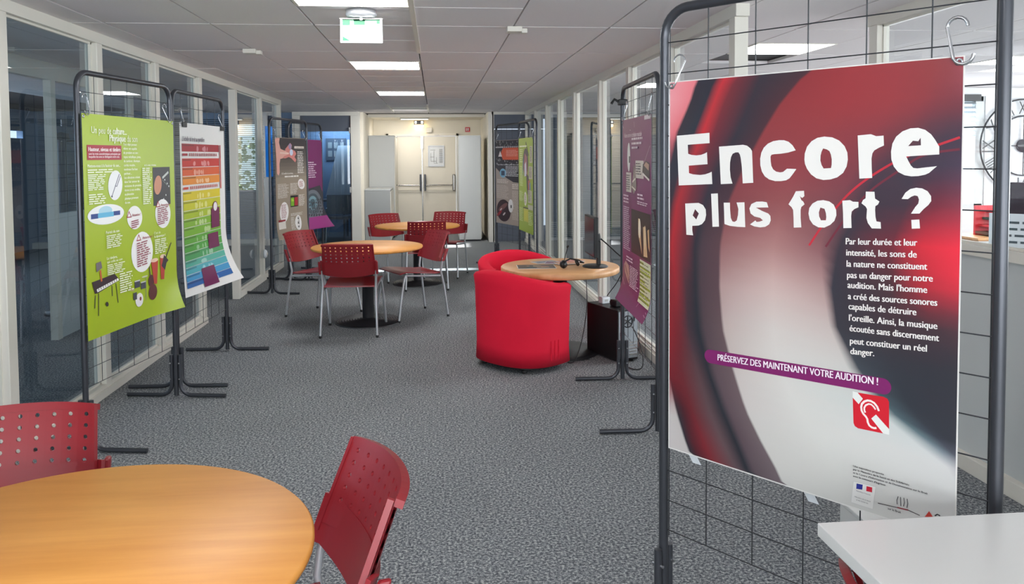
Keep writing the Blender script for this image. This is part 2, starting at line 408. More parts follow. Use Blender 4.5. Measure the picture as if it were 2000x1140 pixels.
# right-hand office back wall with its window
rb = empty('wall_office_right_back', kind='structure')
MB().box(6.62, 9.0, 0, 9.0, 9.1, CZ+.03).build('wall_panel', 'white', rb)
MB().box(4.9, 9.0, 0, 6.62, 9.1, .85).build('wall_panel', 'white', rb)
MB().box(4.9, 9.0, 2.2, 6.62, 9.1, CZ+.03).build('wall_panel', 'white', rb)
MB().box(3.2, 9.0, 0, 4.9, 9.1, CZ+.03).build('wall_panel', 'white', rb)
w3 = empty('window_3', kind='structure')
for a, b, c, d in ((4.9, .85, 4.97, 2.2), (6.50, .85, 6.62, 2.2), (4.9, .85, 6.6, .9), (4.9, 2.14, 6.6, 2.2), (5.7, .9, 5.76, 2.14)):
    MB().box(a, 9.01, b, c, 9.08, d).build('window_frame', 'panel', w3)
MB().box(4.97, 9.07, .9, 6.5, 9.09, 2.14).build('lit_window_daylight', 'sky', w3)
sl = MB(); z = 1.72
while z < 2.14:
    sl.add([(4.97, 8.99, z), (6.5, 8.99, z), (6.5, 9.03, z+.03), (4.97, 9.03, z+.03)], [(0, 1, 2, 3)]); z += .055
sl.build('blind_slats', 'blindl', w3)['kind'] = 'stuff'
MB().box(4.9, 8.98, 2.14, 6.55, 9.05, 2.22).build('blind_head_rail', 'black2', w3)

# inner left partition seen through the glass
il = empty('wall_inner_left', kind='structure')
MB().box(-3.21, 3.2, 2.16, -3.15, 10.0, CZ+.02).build('header', 'frame', il)
MB().box(-3.21, 6.88, 0, -3.15, 6.96, 2.16).build('post', 'frame', il)
MB().box(-3.21, 8.6, 0, -3.15, 8.68, 2.16).build('post', 'frame', il)
MB().box(-3.20, 6.96, 0, -3.16, 8.6, 1.05).build('solid_panel', 'panel', il)
MB().box(-3.20, 8.68, 0, -3.16, 10.0, 1.05).build('solid_panel', 'panel', il)
MB().add([(-3.18, 6.96, 1.05), (-3.18, 8.6, 1.05), (-3.18, 8.6, 2.16), (-3.18, 6.96, 2.16)], [(0, 1, 2, 3)]).build('glass_pane', 'glassR', il)
# ================================================================ LAMPS AND CEILING FITTINGS
def panel_lamp(x, y, label, lit=True, group=None):
    t = empty('ceiling_light', (x, y, CZ-.004), 0, label, 'ceiling light', group)
    f = MB()
    for q in ((0, 0, .6, .022), (0, .578, .6, .6), (0, .022, .022, .578), (.578, .022, .6, .578)): f.box(q[0]+.003, q[1]+.003, 0, q[2]-.003, q[3]-.003, .03)
    f.build('light_frame', 'frame', t)
    MB().box(.022, .022, .004, .578, .578, .016).build('diffuser', 'lamp' if lit else 'cab', t)
    if not lit:
        for k in range(6): MB().box(.03, .06+.09*k, -.004, .57, .066+.09*k, .006).build('louvre', 'frame', t)
    return t
xs = X0-.6
panel_lamp(xs, .66, 'square lit ceiling panel behind the viewer')
panel_lamp(xs, 3.66, 'lit square ceiling panel nearest the camera, cut by the top edge')
panel_lamp(xs, 6.66, 'lit square ceiling panel just beyond the hanging green exit sign')
panel_lamp(xs, 9.66, 'lit square ceiling panel farthest down the corridor')
panel_lamp(xs, 12.66, 'unlit louvred ceiling panel before the alcove', False)
for (i, y), lab_ in zip(light_r, ('lit panel in the office ceiling seen just above the big red poster', 'lit office ceiling panel at the upper right corner of the view', 'lit office ceiling panel farther off behind the right glass', 'lit office ceiling panel nearest the viewer behind the right pole')): panel_lamp(X0+.6*i, y, lab_)
t = empty('linear_light', (-.40, 15.5, 2.235), 0, 'slim white ceiling light in front of the exit doors', 'ceiling light')
MB().box(-.28, -.05, .01, .28, .05, .035).build('light_housing', 'frame', t, bevel=.004)
MB().box(-.26, -.04, 0, .26, .04, .012).build('diffuser', 'signw', t)
area('alcove_lamp', (-.55, 15.55, 2.22), (R(8), 0, 0), .5, .10, 6, (1, .95, .88))
area('alcove_front_fill', (-.417, 13.1, 2.24), (R(20), 0, 0), .5, .12, 18, (1, .98, .95))  # fill added under the unlit panel to brighten the alcove cabinets
# hanging exit sign
t = empty('exit_sign', (-.392, 4.37, 2.19), 0, 'hanging white and green exit sign below the ceiling', 'exit sign')
MB().box(-.112, -.004, -.065, .112, .004, .062).build('sign_plate', 'signw', t)
MB().box(-.116, -.012, .058, .116, .012, .068).build('sign_rail', 'chrome', t, bevel=.003)
MB().lathe([(.0, .068), (.075, .069), (.085, .085), (.08, .109), (0, .11)], 24, (0, 0)).build('lamp_cap', 'alu', t)
for a, b, c, d in ((-.1, .028, -.06, .058), (-.04, .03, .02, .058), (.082, .036, .1, .058), (-.06, .052, .082, .058)):
    MB().box(a, -.0055, b, c, -.0045, d).build('green_field', 'green', t)
MB().add([(-.1, -.0055, -.055), (-.058, -.0055, -.055), (-.1, -.0055, -.03)], [(0, 1, 2)]).build('green_field', 'green', t)
MB().lathe([(0, .054), (.008, .056), (.008, .066), (0, .068)], 12, (0, -.012)).build('status_lamp', 'signw', t)
# exit sign over the doors
t = empty('exit_sign', (-.33, 16.22, 2.19), 0, 'small amber-lit emergency exit sign above the double doors', 'exit sign')
MB().box(-.10, -.03, -.02, .10, .03, .06).build('sign_box', 'black2', t, bevel=.004)
MB().box(-.085, -.034, .0, -.045, -.03, .05).build('sign_panel', 'signw', t)
MB().box(.04, -.034, .0, .085, -.03, .05).build('sign_panel', 'signw', t)
MB().box(-.09, -.032, -.075, .09, .028, -.02).build('lamp_cover', 'warm', t, bevel=.01)
t = set_props(MB().box(-.06, -.03, -.05, .06, .03, .05).build('junction_box', 'frame', None, (-.13, 16.26, 2.06), bevel=.004), 'small cream junction box right of the amber exit sign', 'junction box')
t = empty('fire_extinguisher_sign', (.658, 16.29, 2.07), 0, 'small red and white extinguisher sign on the end wall', 'sign')
MB().box(-.048, -.006, -.048, .048, 0, .048).build('sign_plate', 'redp', t)
MB().lathe([(.012, -.03), (.012, .02), (.004, .032)], 10, (.012, -.008)).build('extinguisher_symbol', 'tag', t)
MB().box(-.03, -.0085, -.03, -.014, -.006, .03).build('extinguisher_symbol', 'tag', t)
t = empty('evacuation_plan', (.013, 16.28, 1.53), 0, 'framed evacuation plan hung on the right exit door leaf', 'framed plan')
MB().box(-.16, 0, -.21, .16, .01, .21).build('paper', 'tag', t)
f = MB()
for q in ((-.165, -.215, .165, -.195), (-.165, .195, .165, .215), (-.165, -.195, -.148, .195), (.148, -.195, .165, .195)): f.box(q[0], -.01, q[1], q[2], .01, q[3])
f.build('picture_frame', 'alu', t)
f = MB()
for k in range(13): f.box(.06, -.003, .13-.022*k, .13, -.001, .137-.022*k)
for q in ((-.12, .12, -.02, .126), (-.11, -.11, -.105, .06), (-.05, -.13, -.045, .10), (-.11, -.11, .0, -.104), (.0, -.15, .005, -.02), (-.12, -.02, -.04, -.015), (-.05, -.15, .03, -.145)): f.box(q[0], -.003, q[1], q[2], -.001, q[3])
f.build('plan_drawing', 'black2', t)
for loc, lab in (((-1.325, 5.96, 2.30), 'small white detector box on the ceiling at left'), ((.497, 4.87, 2.30), 'small flat white detector box on the ceiling at right')):
    t = empty('ceiling_detector', loc, 0, lab, 'detector')
    MB().box(-.055, -.05, -.035, .035, .05, -.002).build('detector_body', 'frame', t, bevel=.004)
    MB().box(.035, -.03, -.04, .07, .03, -.012).build('sensor_head', 'frame', t, bevel=.004)
t = empty('outlet_cover', (XL+.012, 9.86, .34), 0, 'round white plastic outlet on the left partition post', 'outlet')
MB().lathe([(0, 0), (.05, 0), (.055, .012), (.04, .03), (0, .032)], 20).build('outlet_body', 'tag', t, rot=(0, R(90), 0))
MB().lathe([(0, .033), (.02, .033), (.018, .04), (0, .041)], 12).build('outlet_knob', 'frame', t, rot=(0, R(90), 0))

# ================================================================ CABINETS in the alcove
def cabinet(x0, x1, y0, y1, h, m, label, shutter=False):
    t = empty('storage_cabinet', ((x0+x1)/2, y0, 0), 0, label, 'cabinet')
    a = (x1-x0)/2
    MB().box(-a, 0, .03, a, y1-y0, h-.02).build('cabinet_body', m, t, bevel=.004)
    MB().box(-a-.004, -.004, h-.02, a+.004, y1-y0+.004, h).build('cabinet_top', 'cab', t, bevel=.003)
    MB().box(-a+.02, .02, 0, a-.02, y1-y0-.02, .03).build('plinth', 'black2', t)
    MB().box(a, .02, .05, a+.012, y1-y0-.02, h-.04).build('roller_shutter', 'frame', t)
    MB().box(a+.012, (y1-y0)/2-.06, h*.5, a+.025, (y1-y0)/2+.06, h*.5+.02).build('shutter_handle', 'steel', t)
    return t
cabinet(-1.245, -.80, 14.02, 14.95, .95, 'cabd', 'low grey roller-shutter cabinet standing left in the alcove')
cabinet(-1.245, -.77, 14.98, 16.1, 1.92, 'cab', 'tall grey cabinet left of the exit doors, behind the low one')
cabinet(.41, .80, 14.12, 15.4, 1.89, 'cab', 'tall pale grey cabinet right of the exit doors')

# ================================================================ CHAIRS
def chair_parts(t):
    # seat
    def seat(u, v):
        w = .212+.018*v; x = (u*2-1)*w; y = -.20+.43*v
        z = .418+.045*v-.016*math.sin(math.pi*min(1, v*1.1))*(1-(u*2-1)**2)
        if v > .82: z -= .30*(v-.82)**1.5*2.2*.4
        if v < .12: z += .008*(1-v/.12)
        return (x, y, z)
    MB().grid(seat, 12, 14, .010).build('seat', 'red', t)
    # backrest with real holes
    yb = lambda x, z: -.185-.38*(z-.50)-.045*(1-(x/.22)**2)+.012*(abs(x)/.22)**4
    pt = lambda x, z, o: Vector((x, yb(x, z)-o, z))
    mb = MB(); nc, nr = 9, 5; cx = .0445; cz = .030; z0 = .628; xs0 = -nc*cx/2; r = .0062
    def patch(x0, x1, za, zb, n=1):
        for o, flip in ((0, False), (.007, True)):
            P = [pt(x0+(x1-x0)*k/n, z, o) for z in (za, zb) for k in range(n+1)]
            fs = [(k, k+1, n+2+k, n+1+k) for k in range(n)]
            if flip: fs = [tuple(reversed(f)) for f in fs]
            mb.add(P, fs, True)
    for j in range(nr):
        for i in range(nc):
            xa = xs0+i*cx; za = z0+j*cz; xc = xa+cx/2; zc = za+cz/2
            for o, flip in ((0, False), (.007, True)):
                out = [(xa, za), (xc, za), (xa+cx, za), (xa+cx, zc), (xa+cx, za+cz), (xc, za+cz), (xa, za+cz), (xa, zc)]
                inn = [(xc+r*math.cos(R(a)), zc+r*math.sin(R(a))) for a in (225, 270, 315, 0, 45, 90, 135, 180)]
                P = [pt(*q, o) for q in out]+[pt(*q, o) for q in inn]
                fs = [(k, (k+1) % 8, 8+(k+1) % 8, 8+k) for k in range(8)]
                if flip: fs = [tuple(reversed(f)) for f in fs]
                mb.add(P, fs, True)
            P = [pt(*q, 0) for q in inn]+[pt(*q, .007) for q in inn]
            mb.add(P, [(k, (k+1) % 8, 8+(k+1) % 8, 8+k) for k in range(8)])
    zt = z0+nr*cz; xe = -xs0
    patch(xs0, xe, .58, z0, 12)
    # side margins and arched top strip
    for s in (-1, 1):
        for k in range(6):
            za = .58+(zt-.58)*k/6; zb = .58+(zt-.58)*(k+1)/6
            a, b = (xe, xe+.016-.012*k/6) if s > 0 else (-xe-.016+.012*k/6, -xe)
            patch(a, b, za, zb, 1)
    def top(u, v):
        x = (u*2-1)*(xe+.004); h = zt-.002+v*(.016+.006*(1-(u*2-1)**2))
        return pt(x, h, -.002)
    mb.grid(top, 16, 2, -.020)
    def side(s):
        def f(u, v):
            z = .56+(zt+.012-.56)*v; x = s*(xe+.012-.010*v+.008*u); return pt(x, z, -.004+.0*u)
        return f
    mb.grid(side(-1), 1, 6, -.014); mb.grid(side(1), 1, 6, -.014)
    mb.build('backrest', 'red', t)
    def band(u, v):
        x = (u*2-1)*.236; zb = .505+.025*(u*2-1)**2*1.0; ztp = .625+.02*(u*2-1)**2; z = zb+(ztp-zb)*v
        y = -.185-.38*(z-.50)-.045*(1-min(1, abs(x)/.22)**2)-.010
        if abs(x) > .215: y += .02*(abs(x)-.215)/.02
        return (x, y, z)
    MB().grid(band, 20, 5, .012).build('back_band', 'red', t)
    for s in (-1, 1):
        e = MB().box(s*.238-.009, -.014, 0, s*.238+.009, .014, .115)
        e.v = [(x, y-.214-.38*z, z+.528) for x, y, z in e.v]; e.build('band_end', 'red', t, bevel=.006)
        rear = [(s*.237, -.262, .012), (s*.226, -.225, .30), (s*.222, -.195, .44), (s*.230, -.215, .56)]
        l = MB().tube(rear, .0105, 10).build('leg', 'alu', t)
        MB().lathe([(.0, 0), (.013, 0), (.013, .02), (.0, .022)], 10, (s*.237, -.262)).build('foot_cap', 'black', l)
        fr = [(s*.252, .255, .012), (s*.238, .215, .25), (s*.225, .185, .395), (s*.215, .165, .42)]
        l = MB().tube(fr, .0105, 10).build('leg', 'alu', t)
        MB().lathe([(.0, 0), (.013, 0), (.013, .02), (.0, .022)], 10, (s*.252, .255)).build('foot_cap', 'black', l)
        MB().tube([(s*.215, .17, .420), (s*.212, 0, .405), (s*.221, -.19, .392)], .010, 8).build('seat_rail', 'alu', t)
    MB().tube([(-.213, .12, .414), (.213, .12, .414)], .008, 8).build('seat_rail', 'alu', t)
proto = empty('stacking_chair', (-.725, 6.925, 0), R(-3), 'dark red perforated chair with its back to us at the middle round table', 'chair', 'red chairs around the round tables')
chair_parts(proto)
def put_chair(x, y, deg, label, group='red chairs around the round tables', sc_=1):
    c = copy_tree(proto); c.location = (x, y, 0); c.rotation_euler = (0, 0, R(deg)); c['label'] = label; c['group'] = group; c.scale = (sc_,)*3
    return c
put_chair(-.24, 7.55, 118, 'red chair seen side-on right of the middle round table, seat facing left')
put_chair(-1.085, 7.705, -119.4, 'red chair left of the middle round table, below the beige ear poster')
put_chair(-.12, 9.18, 2, 'dark red chair with its back to us at the far round table')
put_chair(-.505, 9.87, -147, 'red chair behind the far round table on its left, facing us')
put_chair(.093, 10.07, 162.5, 'red chair behind the far round table on its right, facing us')
put_chair(-1.135, 2.06, -168, 'large red perforated chair at the left edge, behind the nearest round table')
put_chair(-.43, 1.745, 108, 'large red perforated chair right of the nearest round table, tilted in view')
c = put_chair(1.09, 1.37, -90, 'red chair tucked under the white table at the lower right', sc_=.84)
del c['group']

# ================================================================ ROUND TABLES
def round_table(x, y, z, r, th, label, m='wood', base_r=.30, ridges=True, name='round_table'):
    t = empty(name, (x, y, 0), 0, label, 'table')
    e = .006
    MB().lathe([(0, z-th), (r-.02, z-th), (r-e, z-th+.004), (r, z-th+e+.004), (r, z-e), (r-e, z), (0, z)], 96).build('tabletop', m, t)
    MB().lathe([(0.05, .03), (.053, .06), (.053, z-th-.01), (.10, z-th-.008), (.10, z-th)], 24).build('column', 'black2', t)
    prof = [(0, .045), (.05, .045)]
    if ridges:
        rr = .06
        while rr < base_r-.02:
            h = .040-.028*(rr/base_r); prof += [(rr, h), (rr+.012, h+.007), (rr+.018, h-.006)]; rr += .024
        prof += [(base_r-.008, .014), (base_r, .008), (base_r, 0)]
    else:
        prof += [(.09, .03), (base_r-.02, .02), (base_r, .012), (base_r, 0)]
    MB().lathe(prof, 64).build('base', 'black2', t)
    return t
round_table(-.764, 1.64, .70, .50, .024, 'large round beech table in the near left corner')
round_table(-.63, 7.30, .70, .505, .026, 'round beech table in the middle of the corridor, on a ridged black foot')
round_table(-.225, 9.47, .70, .505, .026, 'round beech table farthest away, before the exit doors')
round_table(.945, 6.00, .665, .455, .048, 'round pale beech desk carrying the computer monitor', 'wood2', .30, False, 'round_desk')
# white table
t = empty('white_table', (1.25, 1.17, 0), 0, 'white rectangular laminate table in the near right corner', 'table')
MB().box(-.455, -.40, .70, .45, .40, .728).build('tabletop', 'tabw', t, bevel=.002)
for sx in (.30, .42):
    for sy in (-.33, .33): MB().tube([(sx, sy, .0), (sx, sy, .70)], .018, 12).build('leg', 'alu', t)
MB().box(.30, .32, .64, .42, .34, .70).build('apron', 'alu', t)

# ================================================================ TUB CHAIRS
def tub(x, y, deg, label, zb=.70, za=.60):
    t = empty('tub_armchair', (x, y, 0), R(deg), label, 'armchair', 'red tub armchairs at the computer desk')
    a0 = 118; n = 44; nv = 10
    def rim(phi): # phi 0 at the back
        k = min(1, abs(phi)/R(a0)); return zb-(zb-za)*(3*k*k-2*k*k*k)
    def path(s):  # s in -1..1 -> plan point and outward normal
        L = .30+R(a0)*.0
        phi = s*R(a0)
        c = math.cos(phi); q = math.sin(phi)
        ex = 2.6
        rr = (abs(c)**ex+abs(q)**ex)**(-1/ex)
        return Vector((q*rr*.325, -c*rr*.295, 0)), Vector((q, -c, 0)), phi
    prof = [(0, .055), (.012, .07), (.006, .25), (.008, .42), (.016, .86), (.026, .97), (.010, 1.0), (-.03, 1.012), (-.065, .985), (-.075, .93), (-.080, .70), (-.085, .42)]
    mb = MB(); vs = []
    for i in range(n+1):
        p, nn, phi = path(i/n*2-1)
        h = rim(phi)
        for o, k in prof:
            z = k*h if k > .06 else k
            vs.append(p+nn*o*1.0+Vector((0, 0, z)))
    m_ = len(prof); fs = []
    for i in range(n):
        for j in range(m_-1): fs.append((i*m_+j, (i+1)*m_+j, (i+1)*m_+j+1, i*m_+j+1))
    mb.add(vs, fs, True)
    mb.add([vs[j] for j in range(m_)], [tuple(range(m_))]); mb.add([vs[n*m_+j] for j in range(m_)], [tuple(reversed(range(m_)))])
    mb.build('shell', 'fabric', t)
    pl = [path(s/20-1)[0]*.80 for s in range(41)]
    poly = [(p.x, p.y) for p in pl]
    cu = MB().prism(poly, .30, .42).build('seat_cushion', 'fabric', t, bevel=.025)
    MB().prism([(a*1.15, b*1.1) for a, b in poly], .055, .30).build('seat_base', 'fabric', t, bevel=.01)
    MB().prism([(a*1.1, b*1.05) for a, b in poly], .02, .055).build('base_ring', 'black', t)
    for sx, sy in ((-.2, -.2), (.2, -.2), (.2, .1), (-.2, .1)): MB().lathe([(0, 0), (.02, 0), (.02, .02), (0, .02)], 10, (sx, sy)).build('glide', 'black', t)
    p, nn, phi = path(.72)
    for k in (.66, .72, .78):
        p, nn, phi = path(k)
        MB().tube([p+nn*.009+Vector((0, 0, .08)), p+nn*.010+Vector((0, 0, .16)), p+nn*.008+Vector((0, 0, .22))], .003, 6).build('fabric_pleat', 'fabric', t)
    return t
tub(.625, 5.70, -50, 'bright red tub armchair in front of the computer desk, back towards us')
tub(.70, 6.50, -162, 'bright red tub armchair beyond the computer desk, facing us')
LETTERS=[([(0.0299,0.1709),(0.144,0.1651),(0.1448,0.1948),(0.0693,0.1985),(0.0708,0.2251),(0.0831,0.2287),(0.0993,0.23),(0.1157,0.2286),(0.1292,0.2244),(0.1359,0.221),(0.1381,0.2557),(0.0731,0.2603),(0.0739,0.2823),(0.0885,0.2859),(0.1126,0.2874),(0.1296,0.2854),(0.1446,0.2809),(0.1523,0.2774),(0.1545,0.3131),(0.0376,0.3198)],[]),([(0.1762,0.2055),(0.2536,0.2013),(0.266,0.204),(0.2768,0.2118),(0.2818,0.2193),(0.2862,0.3068),(0.2535,0.3091),(0.2501,0.2618),(0.2468,0.2397),(0.2439,0.2286),(0.2391,0.2222),(0.2303,0.2224),(0.2209,0.2262),(0.2158,0.2354),(0.2127,0.2508),(0.2122,0.2704),(0.2149,0.2928),(0.2208,0.3103),(0.1828,0.3128)],[]),([(0.4107,0.2184),(0.4013,0.2047),(0.3899,0.1953),(0.3771,0.1911),(0.3628,0.1906),(0.3454,0.1929),(0.3293,0.1996),(0.3175,0.2102),(0.3102,0.2236),(0.3068,0.2398),(0.3075,0.2588),(0.3121,0.2751),(0.3212,0.2885),(0.3346,0.2969),(0.3522,0.3009),(0.3696,0.3006),(0.3839,0.2982),(0.3937,0.2928),(0.4035,0.2808),(0.4129,0.2679),(0.3864,0.267),(0.3751,0.2758),(0.3665,0.2772),(0.3549,0.2752),(0.3461,0.2694),(0.3407,0.26),(0.3386,0.248),(0.3379,0.2346),(0.3405,0.2297),(0.3486,0.2282),(0.3689,0.227),(0.3888,0.2242)],[]),([(0.4351,0.2428),(0.436,0.2272),(0.4421,0.2092),(0.4542,0.1952),(0.4702,0.1866),(0.4887,0.1839),(0.5097,0.1864),(0.5279,0.1948),(0.5421,0.2093),(0.5493,0.2256),(0.5508,0.243),(0.5478,0.2604),(0.5391,0.2767),(0.5239,0.2882),(0.5058,0.294),(0.4874,0.2956),(0.4687,0.2916),(0.4538,0.2815),(0.4428,0.2674),(0.4369,0.2545)],[[(0.4859,0.2144),(0.4957,0.217),(0.5028,0.2214),(0.5066,0.2303),(0.5091,0.2429),(0.509,0.2555),(0.5073,0.2647),(0.4879,0.266),(0.4822,0.2569),(0.4789,0.2454),(0.4793,0.2326),(0.4818,0.2225)]]),([(0.5748,0.1832),(0.6072,0.1808),(0.6205,0.186),(0.6381,0.185),(0.6394,0.209),(0.6269,0.2146),(0.6162,0.2208),(0.6118,0.228),(0.6098,0.2407),(0.6105,0.2601),(0.6121,0.2884),(0.5804,0.2906)],[]),([(0.7652,0.2315),(0.7649,0.2136),(0.7556,0.1974),(0.7467,0.1846),(0.7335,0.1739),(0.718,0.1687),(0.7002,0.1694),(0.6822,0.1759),(0.6675,0.1885),(0.6592,0.205),(0.6562,0.2241),(0.6574,0.2432),(0.6632,0.2599),(0.6734,0.2729),(0.6884,0.2806),(0.7042,0.2832),(0.7198,0.2823),(0.7352,0.2788),(0.7439,0.2745),(0.7524,0.2664),(0.7609,0.2587),(0.7349,0.2619),(0.7173,0.2643),(0.7084,0.2632),(0.7027,0.2573),(0.6969,0.2468),(0.6918,0.2359)],[[(0.6959,0.2113),(0.7063,0.1988),(0.7185,0.2002),(0.7237,0.1921),(0.7246,0.2098)]]),([(0.0609,0.3732),(0.1079,0.3694),(0.1233,0.3751),(0.1328,0.3877),(0.1343,0.4036),(0.1303,0.4197),(0.1202,0.431),(0.1082,0.4361),(0.0865,0.4382),(0.0865,0.4515),(0.0894,0.4663),(0.0656,0.4661)],[[(0.0959,0.3885),(0.1091,0.4005),(0.1002,0.4187),(0.0877,0.4074)]]),([(0.1507,0.3413),(0.1732,0.3395),(0.1777,0.435),(0.1559,0.4369)],[]),([(0.1929,0.3655),(0.2132,0.3647),(0.2137,0.3827),(0.2164,0.4079),(0.2216,0.4175),(0.2286,0.4185),(0.2355,0.4139),(0.2392,0.3983),(0.2403,0.3815),(0.2345,0.3633),(0.2595,0.3618),(0.2626,0.4315),(0.2382,0.4319),(0.2127,0.4306),(0.1959,0.4265)],[]),([(0.3329,0.3731),(0.3281,0.3592),(0.3144,0.3576),(0.2963,0.3588),(0.2811,0.3659),(0.2751,0.3786),(0.2789,0.3922),(0.2906,0.3999),(0.3088,0.403),(0.3166,0.4094),(0.3058,0.4136),(0.2974,0.4146),(0.2937,0.4107),(0.2773,0.4229),(0.2908,0.4276),(0.309,0.4292),(0.3239,0.4267),(0.3357,0.4192),(0.3403,0.4081),(0.339,0.396),(0.3325,0.3896),(0.3146,0.3837),(0.2952,0.3752)],[]),([(0.4124,0.3266),(0.4351,0.3249),(0.4363,0.3389),(0.4306,0.3438),(0.4259,0.3414),(0.4231,0.338),(0.4279,0.3496),(0.4334,0.3534),(0.4371,0.3603),(0.4281,0.3679),(0.4262,0.3759),(0.4265,0.3968),(0.4289,0.4218),(0.4072,0.4237),(0.4064,0.3979),(0.405,0.3768),(0.4002,0.3691),(0.3916,0.3621),(0.3972,0.3534),(0.4047,0.3413)],[]),([(0.4481,0.384),(0.4502,0.3696),(0.4587,0.3576),(0.4721,0.3498),(0.488,0.3475),(0.5039,0.3502),(0.5157,0.3579),(0.5223,0.3715),(0.523,0.3854),(0.518,0.3996),(0.5072,0.4104),(0.4915,0.4185),(0.4755,0.4187),(0.4607,0.4118),(0.4516,0.3994)],[[(0.4803,0.3672),(0.4915,0.3698),(0.4953,0.3804),(0.4965,0.3905),(0.4955,0.3993),(0.4823,0.4),(0.4774,0.3903),(0.4764,0.38)]]),([(0.538,0.3472),(0.5577,0.345),(0.5653,0.3487),(0.5792,0.3486),(0.5794,0.362),(0.5693,0.3669),(0.5626,0.3734),(0.5612,0.3847),(0.5626,0.415),(0.5416,0.4166),(0.5404,0.3807)],[]),([(0.5971,0.3224),(0.6184,0.3223),(0.62,0.3391),(0.6307,0.3457),(0.627,0.3536),(0.621,0.3573),(0.6204,0.367),(0.6216,0.3841),(0.6242,0.3949),(0.6342,0.396),(0.6354,0.412),(0.6129,0.4129),(0.603,0.3998),(0.5994,0.3877),(0.6002,0.3729),(0.6006,0.3655),(0.5971,0.3595),(0.5867,0.3518),(0.5905,0.3433),(0.5968,0.3391)],[]),([(0.6828,0.3376),(0.6913,0.3224),(0.7024,0.3133),(0.7158,0.3099),(0.7291,0.3112),(0.7413,0.3174),(0.7491,0.3288),(0.7497,0.3403),(0.7434,0.3499),(0.7332,0.3596),(0.7239,0.3708),(0.7049,0.3719),(0.7143,0.3557),(0.7209,0.3473),(0.7225,0.3378),(0.7195,0.3297),(0.7128,0.3281),(0.705,0.3314),(0.6972,0.3376)],[]),([(0.7058,0.3868),(0.7241,0.3848),(0.7258,0.4058),(0.7073,0.4077)],[])]
